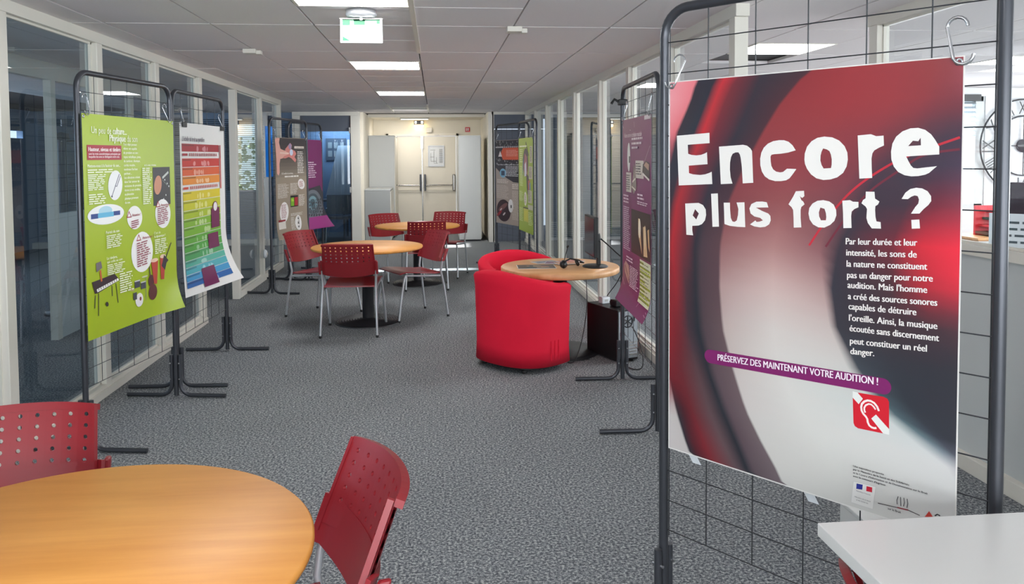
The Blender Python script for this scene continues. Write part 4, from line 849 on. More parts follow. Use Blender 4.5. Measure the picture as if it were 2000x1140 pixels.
art.poly([(u, v+D) for u, v in [(.5834, 1.0625), (.5991, 1.0611), (.5979, 1.0743), (.5827, 1.0764)]], (42, 52, 140))
art.poly([(u, v+D) for u, v in [(.6086, 1.0616), (.6227, 1.0606), (.6225, 1.0734), (.6079, 1.0745)]], (205, 40, 60))
art.build('flag_emblem', po); art = Art(Wp, Hp); art.k = 20
g = (90, 90, 92)
for q in ([(.6855, 1.0635), (.6825, 1.074), (.6834, 1.084)], [(.6909, 1.0634), (.6921, 1.0853)], [(.6987, 1.0626), (.7002, 1.074), (.6983, 1.0841)], [(.7065, 1.0626), (.7080, 1.074), (.7061, 1.0849)]):
    art.stroke([(u, v+D) for u, v in q], .002, g)
art.stroke([(.6371, 1.0958+D), (.7092, 1.0896+D), (.736, 1.0937+D)], .0018, (60, 50, 52)); art.stroke([(.684, 1.0915+D), (.7092, 1.0896+D)], .003, (140, 50, 60))
art.build('sound_wave_emblem', po); art = Art(Wp, Hp); art.k = 28
art.poly([(.7473, 1.093+D), (.7567, 1.0762+D), (.7651, 1.0871+D)], (190, 60, 50)); art.stroke([(.7694, 1.0832+D), (.775, 1.078+D), (.7811, 1.0793+D)], .003, (40, 40, 42))
art.build('red_triangle_emblem', po)
tx = Art(Wp, Hp); tx.k = 30
WH = (228, 226, 222)
for outl, holes in LETTERS: tx.poly([(u, v+D) for u, v in outl], WH, [[(a, b+D) for a, b in h] for h in holes])
tx.build('title_lettering', po)
tb = Art(Wp, Hp); tb.k = 40
lines = ['Par leur durée et leur', 'intensité, les sons de', 'la nature ne constituent', 'pas un danger pour notre', "audition. Mais l'homme", 'a créé des sources sonores', 'capables de détruire', "l'oreille. Ainsi, la musique", 'écoutée sans discernement', 'peut constituer un réel', 'danger.']
L0 = [(0.5486, 0.4574), (0.55, 0.4855), (0.5514, 0.5138), (0.5531, 0.5421), (0.5548, 0.5674), (0.5562, 0.5957), (0.558, 0.6213), (0.5594, 0.6503), (0.5614, 0.6765), (0.5629, 0.7084), (0.5643, 0.7347)]
L1 = [(0.7198, 0.4474), (0.7191, 0.4757), (0.743, 0.5022), (0.7557, 0.5289), (0.7439, 0.5571), (0.7666, 0.5844), (0.7206, 0.6133), (0.7678, 0.6392), (0.7718, 0.6671), (0.7456, 0.6963), (0.6233, 0.7294)]
for s_, a, b in zip(lines, L0, L1): tb.text(a[0], a[1]+D, s_, .0235, (232, 228, 224), width=b[0]-a[0], bold=.0006, slope=(b[1]-a[1])/(b[0]-a[0]), res=3)
tb.text(.1765, .8235+D, 'PRÉSERVEZ DES MAINTENANT VOTRE AUDITION !', .0265, (240, 226, 236), width=.457, bold=.0006, slope=-.052, res=3)
for s_, v, w_ in (('Une exposition proposée', 1.0215, .076), ('par le Ministère de la Santé et des Solidarités', 1.0300, .136), ("et le Centre d'Information et de Documentation sur le Bruit", 1.0385, .178), ("avec le concours d'Ingrison", 1.0470, .080)):
    tb.text(.5752, v+D, s_, .0066, (52, 50, 54), width=w_, bold=.0002, slope=-.01)
tb.text(.584, 1.0815+D, 'République Française', .004, (90, 90, 95), width=.036); tb.text(.580, 1.098+D, 'Ministère de la Santé', .004, (80, 80, 85), width=.040); tb.text(.584, 1.105+D, 'et des Solidarités', .004, (80, 80, 85), width=.03)
tb.text(.6622, 1.1026+D, 'sur le Bruit', .008, (60, 60, 64), width=.031, bold=.0002)
tb.build('lettering', po)
hook('R1', .056, 1.758, 'thin steel hook at the top left corner of the big red poster', .10, .008)
hook('R1', .842, 1.762, 'thick bent steel hook at the top right corner of the big red poster', .11, -.010, -1, .0042)
for u, lab in ((.10, 'white tape tag at the lower left edge of the big red poster'), (.47, 'white tape tag in the middle of the lower edge of the big red poster')):
    _, L, rz = SD['R1']; e = Vector((math.cos(rz), math.sin(rz), 0)); n = Vector((e.y, -e.x, 0)); p = Vector((.705, 2.395, .597))+e*u+n*.018
    o = MB().grid(lambda a, b: (a*.03+b*.012, .014*b, -.036*b+.012), 3, 4, .0008).build('tape_tag', 'tag', None, p, (0, 0, rz)); set_props(o, lab, 'tape', 'white tape tags under the big poster')

# ---- green culture poster
cl = lambda u, v: .05*max(0, u-.7)/.3*max(0, (v-.80)/.2)**2
po = poster('L1', -.01, 1.738, .93, 1.16, (160, 182, 34), 'bright green poster about the physics of sound on the nearest left stand', cl)
a = Art(.93, 1.16, cl, True); WT = (236, 240, 214)
a.rect(.036, .137, .374, .204, (166, 32, 52)); 
a.rect(.722, .243, .938, .44, (48, 44, 48), 6)
a.ell(.782, .335, .045, .050, (196, 136, 106), 18); a.stroke([(.84, .30), (.919, .27)], .014, (190, 196, 190)); a.stroke([(.84, .31), (.90, .34)], .004, (110, 120, 110))
for q in ((.87, .31), (.90, .33), (.92, .345), (.88, .39), (.85, .41)): a.ell(*q, .006, .005, (210, 214, 210), n=8)
a.ell(.300, .322, .072, .070, (232, 234, 234), 14); a.stroke([(.344, .271), (.30, .325), (.262, .373)], .006, (90, 94, 112)); a.stroke([(.355, .280), (.315, .328), (.30, .325)], .006, (90, 94, 112)); a.ell(.262, .373, .008, .005, (70, 74, 92), n=10)
a.ell(.203, .452, .180, .046, (232, 234, 234)); a.ell(.195, .436, .066, .022, (170, 210, 226)); a.rect(.054, .444, .125, .466, (34, 62, 130)); a.rect(.27, .442, .341, .462, (34, 62, 130)); a.rect(.12, .443, .275, .465, (96, 178, 214))
for c_ in ((.497, .485, .085, .057, 8), (.835, .485, .098, .075, 22), (.572, .660, .125, .100, 26)):
    a.ell(c_[0], c_[1], c_[2], c_[3], (234, 234, 232), c_[4])
for q in ((.435, .470), (.775, .437), (.535, .590)):
    a.poly([(q[0]-.028, q[1]+.012), (q[0]+.028, q[1]+.012), (q[0], q[1]-.022)], (160, 40, 56)); a.poly([(q[0]-.017, q[1]+.007), (q[0]+.017, q[1]+.007), (q[0], q[1]-.013)], (234, 226, 224))
# keyboard
a.poly([(.043, .745), (.265, .733), (.316, .768), (.10, .800), (.07, .800)], (52, 38, 44)); a.poly([(.086, .782), (.299, .757), (.308, .768), (.092, .796)], (236, 236, 232))
for k in range(9): a.stroke([(.105+.022*k, .781-.0027*k), (.108+.022*k, .790-.0027*k)], .005, (40, 34, 40))
for q in (((.072, .806), (.063, .864)), ((.103, .802), (.097, .903)), ((.234, .784), (.236, .833)), ((.275, .779), (.293, .872))): a.stroke(q, .006, (52, 46, 50))
a.stroke([(.135, .752), (.125, .70)], .014, (190, 96, 50)); a.poly([(.086, .665), (.134, .66), (.144, .691), (.089, .706)], (110, 104, 108))
# drums, bass, congas, guitar
a.ell(.522, .892, .044, .034, (226, 224, 222)); a.ell(.535, .888, .012, .010, (130, 60, 60), n=12)
for q in ((.504, .811), (.574, .825)): a.rect(q[0]-.03, q[1]-.014, q[0]+.03, q[1]+.018, (66, 68, 78)); a.rect(q[0]-.03, q[1]-.018, q[0]+.03, q[1]-.012, (190, 192, 196))
a.rect(.455, .85, .495, .885, (66, 68, 78)); a.stroke([(.60, .79), (.598, .905)], .004, (120, 122, 126)); a.ell(.59, .785, .035, .004, (200, 200, 180)); a.ell(.44, .83, .03, .008, (190, 180, 120), 15)
a.ell(.665, .815, .034, .030, (82, 40, 42)); a.ell(.682, .875, .050, .040, (92, 44, 42)); a.stroke([(.655, .80), (.648, .74)], .010, (60, 34, 36))
a.poly([(.667, .71), (.754, .721), (.734, .84), (.700, .836)], (182, 66, 50)); a.ell(.711, .716, .044, .010, (226, 196, 170)); a.poly([(.779, .701), (.851, .713), (.824, .827), (.785, .823)], (176, 60, 48)); a.ell(.815, .706, .036, .010, (226, 196, 170))
a.stroke([(.928, .645), (.851, .72)], .008, (40, 38, 44)); a.poly([(.83, .70), (.85, .712), (.887, .734), (.86, .745), (.838, .781), (.796, .754), (.81, .735)], (50, 46, 56)); a.ell(.18, .862, .016, .010, (40, 40, 40), 40, 12)
a.build('illustrations', po)
b = Art(.93, 1.16, cl, True); b.k = 70
b.text(.079, .085, 'Un peu de', .052, WT, width=.190); b.text(.285, .085, 'culture...', .052, WT, width=.145, bold=.0016)
b.text(.251, .118, 'Physique', .052, WT, width=.165, bold=.0016); b.text(.432, .118, 'du son', .052, WT, width=.115)
b.text(.046, .165, 'Hauteur, niveau et timbre', .032, (244, 226, 226), width=.312, bold=.0012)
b.text(.047, .181, 'sont les trois caractéristiques principales par', .017, (240, 220, 222), width=.31, bold=.0004); b.text(.047, .194, 'lesquelles les sons se distinguent entre eux.', .017, (240, 220, 222), width=.30, bold=.0004)
b.text(.033, .236, 'Mettons-nous à la hauteur du son...', .022, WT, width=.318, bold=.0005)
b.para(.033, .246, .372, .266, 2, WT, 1, .5); b.para(.033, .268, .205, .342, 9, WT, 2, .5); b.para(.036, .356, .205, .405, 5, WT, 3, .5)
c2 = ['Tout objet pouvant', 'vibrer est capable', 'de produire un son :', 'tuyau métallique, peau,', 'de tambour, élastique,', 'cordes vocales,', 'membrane d’un haut', 'parleur...', 'Les vibrations créent', 'dans l’air autour de', 'variations de pression,', 'donne à nos oreilles,', 'un phénomène', 'physique provenant', 'du son.']
for i, s_ in enumerate(c2): b.text(.389, .136+.0198*i, s_, .019, WT, width=.0082*len(s_), bold=.0005)
b.text(.615, .236, 'et à son niveau.', .018, WT, width=.142, bold=.0004); b.para(.59, .245, .70, .43, 19, WT, 4, .5)
for (u, v, u1, v1, n_, sd) in ((.45, .50, .54, .54, 4, 5), (.76, .455, .90, .545, 9, 6), (.505, .612, .66, .735, 11, 7)): b.para(u, v, u1, v1, n_, (150, 70, 84), sd, .5, -.05)
for (u, v, w_) in ((.462, .478, .095), (.80, .446, .12), (.57, .597, .13)): b.text(u, v, 'Attention !', .022, (156, 48, 62), width=w_, bold=.0005)
b.text(.185, .541, 'Pureté du son', .022, WT, width=.134, bold=.0005); b.para(.189, .550, .365, .612, 7, WT, 8, .5)
b.text(.186, .660, 'Le timbre,', .022, WT, width=.105, bold=.0005); b.text(.187, .676, 'qui colle au son', .020, WT, width=.155, bold=.0003); b.para(.188, .684, .40, .735, 6, WT, 9, .5); b.para(.31, .738, .46, .835, 9, WT, 10, .5)
b.text(.707, .584, 'C’est de', .020, WT, width=.08); b.text(.712, .602, 'la dynamique !', .020, WT, width=.135, bold=.0006); b.para(.714, .612, .88, .69, 8, WT, 11, .5)
b.build('lettering', po)

# ---- rainbow noise-scale poster
cl = lambda u, v: .13*max(0, (v-.66)/.34)**2*(.1+.9*u)
po = poster('L2', .05, 1.745, .88, 1.16, (226, 226, 224), 'white poster with rainbow noise scale, its lower edge curling out', cl)
a = Art(.88, 1.16, cl, True)
bands = [(.120, .165, (160, 34, 48)), (.205, .254, (196, 52, 46)), (.258, .306, (214, 92, 50)), (.310, .358, (226, 140, 52)), (.398, .449, (214, 196, 40)), (.453, .506, (196, 196, 40)), (.510, .556, (166, 188, 44)), (.560, .604, (128, 178, 52)), (.608, .656, (118, 176, 54)), (.660, .702, (92, 166, 60)), (.706, .748, (76, 160, 64)), (.752, .795, (70, 156, 92)), (.799, .833, (76, 168, 150)), (.837, .875, (70, 166, 178)), (.879, .915, (58, 146, 196)), (.918, .952, (36, 96, 166))]
rn = random.Random(5)
for i, (v0, v1, c) in enumerate(bands):
    a.rect(.03, v0, .86, v1, c, 5, sl=.0); a.rect(.035, v0+.004, .035+rn.uniform(.15, .3), v0+.013, tuple(int(x*.75) for x in c), 1)
    l_ = tuple(int(x+(255-x)*.45) for x in c)
    for q in range(5): a.ell(rn.uniform(.28, .6), (v0+v1)/2+.006, rn.uniform(.010, .03), (v1-v0)*rn.uniform(.25, .42), l_, rn.uniform(-20, 20), 12)
for v, c in ((.183, (160, 34, 48)), (.377, (200, 70, 50))):
    a.rect(.03, v-.007, .13, v+.007, c)
    for k in range(16): a.rect(.17+.04*k, v-.009, .187+.04*k, v+.009, c, 1)
a.rect(.862, .20, .885, .40, (196, 60, 48), 5); a.rect(.862, .120, .885, .20, (160, 34, 48), 4)
for q in ((.62, .518, .82, .642), (.53, .672, .775, .766), (.305, .864, .56, .975)): a.rect(*q, (106, 24, 78), 8)
a.ell(.72, .510, .058, .034, (106, 24, 78)); a.ell(.72, .510, .046, .028, (234, 230, 232))
a.build('noise_scale_print', po)
b = Art(.88, 1.16, cl, True); b.k = 90
b.text(.035, .105, 'L’échelle du bruit au quotidien', .046, (92, 84, 100), width=.47, bold=.0008)
PK = (222, 196, 214)
b.para(.64, .548, .81, .635, 9, PK, 3, .45); b.para(.55, .684, .76, .760, 6, PK, 4, .5); b.para(.325, .875, .53, .965, 9, PK, 5, .45)
b.text(.695, .516, '100', .02, (90, 40, 70), width=.05, bold=.0005)
b.build('lettering', po)

# ---- beige ear poster
cl = lambda u, v: .03*max(0, (v-.8)/.2)**2
po = poster('L3', .07, 1.738, .80, 1.15, (160, 146, 130), 'beige poster with a pink ear drawing on the third left stand', cl)
a = Art(.80, 1.15, cl, True)
for k in range(12): c0 = [int(58+(150-58)*(k/11)**1.3), int(52+(138-52)*(k/11)**1.3), int(54+(122-54)*(k/11)**1.3)]; a.rect(.004, .004+.035*k, .996, .004+.035*(k+1), tuple(c0), 1)
a.rect(.004, .424, .996, .99, (152, 138, 122), 8)
SK = (222, 168, 156)
a.poly([(.0, .006), (.143, .006), (.12, .05), (.16, .11), (.26, .125), (.40, .13), (.40, .19), (.26, .20), (.15, .21), (.12, .26), (.125, .34), (.09, .372), (.04, .35), (.03, .22)], SK)
a.poly([(.30, .115), (.40, .075), (.47, .05), (.52, .07), (.50, .11), (.62, .13), (.66, .16), (.60, .19), (.66, .22), (.62, .245), (.50, .205), (.42, .19), (.30, .205), (.22, .20), (.28, .18), (.40, .165)], (206, 130, 124))
a.ell(.50, .145, .055, .032, (196, 206, 226)); a.ell(.46, .085, .05, .03, (160, 140, 170)); a.stroke([(.143, .15), (.42, .155)], .02, (232, 200, 188))
a.rect(.60, .082, .92, .104, (226, 214, 206)); a.ell(.812, .470, .115, .052, (236, 232, 230), 12); a.ell(.24, .735, .135, .100, (236, 232, 230), 16)
a.rect(.441, .58, .69, .695, (44, 44, 42)); a.rect(.455, .60, .56, .685, (120, 170, 50)); a.rect(.575, .60, .68, .685, (170, 46, 60)); a.ell(.68, .862, .105, .076, (236, 232, 230))
a.stroke([(.69, .80), (.68, .92)], .04, (60, 56, 54)); a.rect(.06, .808, .275, .826, (140, 34, 46)); a.rect(.06, .83, .275, .899, (216, 208, 200))
for k in range(4): a.text(.46+.03*(k % 2), .64+.04*(k//2), '96', .045, (190, 220, 80), width=.07) if k < 2 else None
a.build('ear_drawing_print', po)
b = Art(.80, 1.15, cl, True); b.k = 60; WB = (232, 228, 222)
b.text(.18, .362, 'Si l’oreille du serveau,', .030, WB, width=.36, bold=.0008); b.para(.27, .378, .72, .394, 1, WB, 2, .9)
b.para(.69, .135, .91, .365, 13, WB, 3, .45); b.para(.05, .456, .40, .60, 12, WB, 4, .35); b.para(.44, .456, .70, .57, 9, WB, 5, .35); b.para(.72, .58, .92, .70, 10, WB, 6, .35)
b.para(.44, .76, .92, .79, 3, WB, 7, .4); b.para(.44, .80, .58, .93, 10, WB, 8, .35); b.para(.15, .66, .33, .80, 12, (150, 70, 84), 9, .4); b.para(.74, .44, .88, .505, 6, (150, 70, 84), 10, .4); b.text(.62, .099, 'Un récepteur très élaboré', .02, (80, 70, 70), width=.28)
b.build('lettering', po)

# ---- purple loudspeaker poster
cl = lambda u, v: .17*max(0, (v-.68)/.32)**2*(.1+.9*u)
po = poster('L4', .08, 1.742, .80, 1.15, (136, 44, 112), 'purple poster with a grey loudspeaker, lower corner curling out', cl)
a = Art(.80, 1.15, cl, True)
a.rect(.004, .006, .996, .56, (120, 38, 98), 8); a.rect(.004, .56, .80, .86, (54, 52, 60), 8); a.poly([(.35, .56), (.9, .52), (.996, .60), (.996, .88), (.35, .86)], (54, 52, 60))
a.ell(.62, .735, .34, .17, (112, 118, 126)); a.ell(.62, .725, .25, .12, (74, 84, 92)); a.ell(.62, .72, .17, .085, (120, 156, 168)); a.ell(.62, .72, .09, .045, (70, 100, 112)); a.ell(.62, .72, .035, .02, (30, 40, 46))
a.rect(.004, .87, .996, .992, (156, 52, 128), 5); a.ell(.40, .47, .08, .075, (236, 230, 234)); a.ell(.33, .60, .09, .07, (190, 40, 56))
a.build('loudspeaker_print', po)
b = Art(.80, 1.15, cl, True); b.k = 50
b.para(.30, .25, .80, .44, 8, (226, 200, 220), 3, .45); b.build('lettering', po)

# ---- purple music poster on the right
cl = lambda u, v: .05*max(0, (v-.86)/.14)**2
po = poster('R2', .16, 1.732, .82, 1.145, (122, 38, 98), 'purple poster about music and hearing beside the computer tower', cl)
a = Art(.82, 1.145, cl, True)
a.ell(.255, .205, .055, .078, (230, 230, 228)); a.rect(.26, .20, .30, .235, (60, 56, 60)); a.rect(.156, .287, .352, .393, (214, 206, 198)); a.rect(.50, .222, .775, .312, (214, 206, 198))
a.poly([(.75, .24), (.84, .222), (.96, .232), (.965, .31), (.73, .285)], (70, 62, 60)); a.poly([(.78, .245), (.85, .228), (.94, .24), (.93, .27)], (186, 150, 130)); a.stroke([(.74, .285), (.95, .315)], .012, (226, 220, 214)); a.stroke([(.80, .228), (.97, .15)], .003, (200, 190, 196))
a.poly([(.46, .235), (.53, .32), (.53, .37), (.44, .398), (.36, .365), (.41, .31)], (150, 138, 130)); a.stroke([(.39, .335), (.50, .315)], .012, (226, 218, 206)); a.stroke([(.37, .36), (.50, .375)], .010, (226, 218, 206)); a.stroke([(.43, .25), (.42, .30)], .010, (90, 80, 76))
a.rect(.352, .478, .992, .708, (52, 44, 42), 4)
for q in (((.60, .515), (.66, .52), (.72, .69), (.66, .64), (.60, .60)), ((.76, .55), (.84, .545), (.90, .69), (.78, .695)), ((.90, .56), (.94, .55), (.97, .66), (.93, .64))): a.poly(q, (222, 186, 140))
a.ell(.645, .565, .04, .05, (248, 236, 216)); a.ell(.82, .60, .03, .06, (240, 214, 176))
a.rect(.655, .718, 1.0*.998, .934, (222, 226, 196), 8)
rn = random.Random(3)
for k in range(9): a.rect(.66, .728+.0225*k, .66+rn.choice((.12, .16, .33)), .728+.0225*k+.011, (168, 186, 56), 1)
a.poly([(.08, .80), (.14, .775), (.26, .79), (.29, .84), (.27, .89), (.20, .87), (.11, .84)], (196, 150, 142)); a.stroke([(.12, .80), (.27, .875)], .012, (120, 60, 70))
for q in ((.02, .03, .06, .045), (.45, .02, .47, .05), (.3, .06, .33, .062), (.95, .95, .99, .955), (.93, .965, .99, .97), (.03, .88, .12, .91), (.68, .96, .72, .93)): a.stroke([q[:2], q[2:]], .004, (206, 180, 200))
a.rect(.80, .002, .998, .022, (214, 200, 208))
a.build('music_print', po)
b = Art(.82, 1.145, cl, True); b.k = 70; PW = (232, 214, 226)
b.text(.091, .098, 'Volume sonore et', .040, PW, width=.30); b.text(.40, .098, 'création musicale', .040, PW, width=.325, bold=.0010)
for v, w_ in ((.110, .38), (.134, .39), (.156, .26)): b.para(.378, v-.006, .378+w_, v+.006, 1, PW, int(v*1000), .9)
b.para(.175, .300, .33, .385, 7, (90, 80, 84), 2, .4); b.para(.53, .235, .73, .300, 5, (90, 80, 84), 3, .4)
b.para(.064, .41, .32, .462, 3, PW, 4, .5); b.para(.58, .39, .80, .425, 2, PW, 5, .5); b.para(.58, .428, .93, .448, 2, PW, 6, .5); b.para(.065, .475, .335, .715, 22, PW, 7, .45)
b.para(.18, .742, .50, .775, 2, PW, 8, .5); b.para(.31, .785, .63, .90, 13, PW, 9, .45); b.para(.67, .732, .98, .93, 12, (90, 96, 60), 10, .2)
b.build('lettering', po)
hook('R2', .19, 1.79, 'steel hook at the far top corner of the purple music poster', .12, .01); hook('R2', .93, 1.79, 'steel hook at the near top corner of the purple music poster', .13, -.01, -1)

# ---- two far posters on the right
po = poster('R3', .05, 1.735, .80, 1.16, (170, 156, 146), 'poster with crowd photo and orange banner on the farthest right stand')
a = Art(.80, 1.16, lambda u, v: 0, True)
a.poly([(.004, .004), (.996, .004), (.996, .50), (.72, .495), (.45, .45), (.18, .385), (.004, .33)], (46, 42, 52))
rn = random.Random(9)
for k in range(60): a.ell(rn.uniform(.03, .97), rn.choice((rn.uniform(.01, .08), rn.uniform(.22, .29))), rn.uniform(.01, .03), rn.uniform(.004, .012), (rn.randint(90, 200),)*3, rn.uniform(0, 90), 8)
a.rect(.004, .075, .996, .09, (200, 196, 200), 1); a.rect(.30, .09, .996, .235, (216, 92, 60), 3); a.ell(.34, .162, .10, .062, (216, 92, 60))
for k in range(9): a.rect(.34+.075*k, .076, .37+.075*k, .094, (40, 36, 44), 1); a.rect(.34+.075*k, .230, .37+.075*k, .248, (40, 36, 44), 1)
a.poly([(.12, .195), (.28, .195), (.20, .125)], (236, 226, 226)); a.ell(.31, .392, .13, .055, (120, 176, 206)); a.rect(.24, .365, .38, .42, (40, 60, 90))
a.ell(.33, .84, .29, .132, (56, 36, 44)); a.ell(.30, .80, .2, .03, (120, 80, 80), -20); a.ell(.62, .775, .10, .078, (228, 226, 226)); a.rect(.61, .765, .66, .80, (70, 70, 70))
for q in ((.15, .88, .12, .02, (150, 40, 50)), (.35, .88, .06, .012, (210, 200, 200)), (.22, .83, .05, .01, (200, 190, 190))): a.ell(*q[:4], q[4], -25, 12)
a.build('crowd_print', po)
b = Art(.80, 1.16, lambda u, v: 0, True); b.k = 90
b.para(.45, .12, .97, .20, 5, (236, 200, 190), 1, .3); b.text(.10, .298, 'Les deux oreilles pour être relié', .03, (236, 232, 236), width=.86, bold=.0008); b.para(.42, .31, .98, .435, 7, (226, 224, 228), 2, .4)
b.para(.07, .47, .55, .52, 3, (232, 224, 216), 3, .4); b.para(.05, .54, .55, .70, 12, (214, 204, 196), 4, .35); b.para(.68, .52, .97, .58, 3, (232, 224, 216), 5, .4); b.para(.68, .60, .97, .94, 22, (214, 204, 196), 6, .35)
b.build('lettering', po)
po = poster('R4', .10, 1.738, .80, 1.17, (156, 182, 46), 'light green concert poster on the right, in front of the crowd poster')
a = Art(.80, 1.17, lambda u, v: 0, True)
a.ell(.51, .26, .18, .15, (74, 60, 70)); a.poly([(.45, .16), (.60, .20), (.62, .34), (.66, .40), (.55, .41), (.40, .40), (.38, .30)], (168, 96, 110)); a.poly([(.44, .28), (.54, .25), (.58, .40), (.42, .41)], (214, 214, 232)); a.ell(.33, .30, .02, .10, (60, 120, 170), 4)
a.stroke([(.53, .045), (.60, .10), (.70, .19)], .03, (56, 60, 40)); a.poly([(.55, .38), (.70, .40), (.78, .50), (.74, .56), (.64, .60), (.58, .52)], (74, 60, 70)); a.poly([(.68, .45), (.80, .44), (.82, .54), (.68, .55)], (196, 96, 96)); a.rect(.76, .47, .84, .545, (110, 150, 200))
for q in ((.80, .09, .967, .263), (.72, .30, .966, .43), (.67, .55, .924, .68), (.655, .70, .985, .75)): a.rect(*q, (206, 202, 186), 3)
a.ell(.484, .646, .10, .075, (236, 236, 226)); a.rect(.36, .744, .685, .888, (206, 200, 90), 4)
for k in range(4): a.rect(.42+.06*k, .77, .45+.06*k, .87, (226, 220, 60), 2)
a.rect(.33, .735, .68, .75, (84, 80, 60), 1)
a.build('concert_print', po)
b = Art(.80, 1.17, lambda u, v: 0, True); b.k = 70; G2 = (232, 240, 200)
b.para(.087, .080, .77, .098, 1, (238, 240, 226), 1, .8); b.para(.10, .12, .32, .27, 7, G2, 2, .4); b.para(.12, .30, .33, .52, 16, G2, 3, .35); b.para(.06, .57, .34, .68, 10, G2, 4, .35); b.para(.06, .75, .33, .90, 13, G2, 5, .35)
b.para(.83, .10, .95, .255, 11, (90, 96, 80), 6, .4); b.para(.74, .31, .95, .42, 8, (110, 96, 110), 7, .4); b.para(.69, .56, .90, .67, 8, (90, 90, 90), 8, .4); b.para(.43, .60, .54, .70, 8, (150, 70, 84), 9, .4); b.para(.70, .78, .98, .92, 8, G2, 10, .4)
b.build('lettering', po)
# blue-backed poster hanging behind the beige one
_, L, rz = SD['L3']; e = Vector((math.cos(rz), math.sin(rz), 0)); n = Vector((e.y, -e.x, 0)); p = Vector((-1.82, 8.94, 0))+e*.0-n*.035
t = empty('poster', (p.x, p.y, 1.86), rz, 'bright blue poster edge showing behind the beige ear poster', 'poster')
MB().grid(lambda u, v: (-.025+u*.17, .004*math.sin(u*9), -v*.56), 10, 6, .001).build('sheet', mat('glowing_blue_film', (30, 130, 215), .4, emit=(20, 110, 220), es=.15), t)  # slight emission brightens the film, no light source here
for key, u, lab_ in (('L1', .04, 'hook at the near top corner of the green culture poster'), ('L1', .86, 'hook at the far top corner of the green culture poster'), ('L2', .10, 'hook at the near top corner of the rainbow poster'), ('L2', .90, 'hook at the far top corner of the rainbow poster'), ('L3', .08, 'hook at the near top corner of the beige ear poster'), ('L3', .85, 'hook at the far top corner of the beige ear poster'), ('L4', .09, 'hook at the near top corner of the purple loudspeaker poster'), ('L4', .86, 'hook at the far top corner of the purple loudspeaker poster'), ('R3', .07, 'hook at the left top corner of the crowd poster'), ('R3', .82, 'hook at the right top corner of the crowd poster'), ('R4', .12, 'hook at the left top corner of the green concert poster'), ('R4', .88, 'hook at the right top corner of the green concert poster')):
    hook(key, u, 1.785, 'small steel '+lab_, .11, .008 if u < .5 else -.008, 1 if u < .5 else -1)
for key, u, u2_ in (('L2', .12, 0), ('L2', .88, 0)):
    _, L, rz = SD[key]; e = Vector((math.cos(rz), math.sin(rz), 0)); n = Vector((e.y, -e.x, 0)); p = Vector((*ST[key][0], 1.735))+e*u+n*.036
    t = empty('binder_clip', p, rz, 'black clip on the %s top corner of the rainbow poster' % ('near' if u < .5 else 'far'), 'clip')
    MB().box(-.035, -.006, -.02, .035, .004, .012).build('clip_body', 'black', t, bevel=.003)
# ================================================================ DESK ITEMS
dz = .665
t = empty('monitor', (1.20, 5.90, dz), 0, 'thin black computer monitor seen edge-on on the round desk', 'monitor')
MB().lathe([(0, 0), (.11, 0), (.115, .006), (.10, .014), (0, .016)], 36, sx=.85, sy=1.0).build('monitor_base', 'black', t)
MB().box(.01, -.025, .012, .04, .025, .20).build('monitor_arm', 'black', t, bevel=.008)
MB().tube([(.025, 0, .20), (.02, 0, .24), (-.01, 0, .24)], .022, 10).build('monitor_arm', 'black', t)
MB().box(-.045, -.19, .09, -.015, .19, .39).build('monitor_housing', 'black', t, bevel=.004)
MB().box(-.047, -.178, .102, -.045, .178, .378).build('screen', 'screen', t)
t = empty('headset', (1.00, 5.86, dz), R(25), 'black headset with microphone lying on the round desk', 'headset')
MB().lathe([(0, -.018), (.026, -.016), (.032, 0), (.026, .016), (0, .018)], 18).build('ear_cup', 'black', t, (-.06, 0, .033), (R(80), 0, R(20)))
MB().lathe([(0, -.014), (.022, -.012), (.028, 0), (.022, .012), (0, .014)], 18).build('ear_cup', 'black', t, (.10, .05, .028), (R(65), 0, R(60)))
MB().tube([(-.06, .0, .05), (-.02, -.03, .075), (.05, -.045, .06), (.11, -.02, .035), (.12, .04, .03)], .006, 8).build('headband', 'black', t)
MB().tube([(-.06, 0, .03), (-.03, .03, .07), (.0, .05, .115), (.02, .06, .15)], .003, 6).build('microphone_arm', 'black', t)
MB().lathe([(0, -.012), (.008, -.008), (.008, .008), (0, .012)], 10).build('microphone', 'black', t, (.022, .062, .155), (R(20), R(30), 0))
def sheets(x, y, w, h, rz, cols, label, name='brochure', z=0, group=None):
    t = empty(name, (x, y, dz+z), rz, label, 'brochure', group)
    MB().box(-w/2, -h/2, .0, w/2, h/2, .002).build('paper', 'tag', t)
    a = Art(w, h); a.face([(0.004, .004), (w-.004, .004), (w-.004, h-.004), (.004, h-.004)], [(0, 1, 2, 3)], cols[0])
    rn = random.Random(int(x*1000))
    for c in cols[1:]:
        for k in range(3):
            u = rn.uniform(.02, w*.7); v = rn.uniform(.01, h*.7); a.face([(u, v), (u+w*.22, v+.01), (u+w*.2, v+h*.2), (u, v+h*.22)], [(0, 1, 2, 3)], c)
    o = a.build('cover_print', t); o.rotation_euler = (R(-90), 0, 0); o.location = (-w/2, h/2, .0012)
    return t
sheets(.755, 5.96, .29, .21, R(-2), [(96, 84, 80), (170, 110, 100), (70, 90, 96), (196, 170, 140)], 'dark printed magazine lying at the left of the round desk', 'magazine')
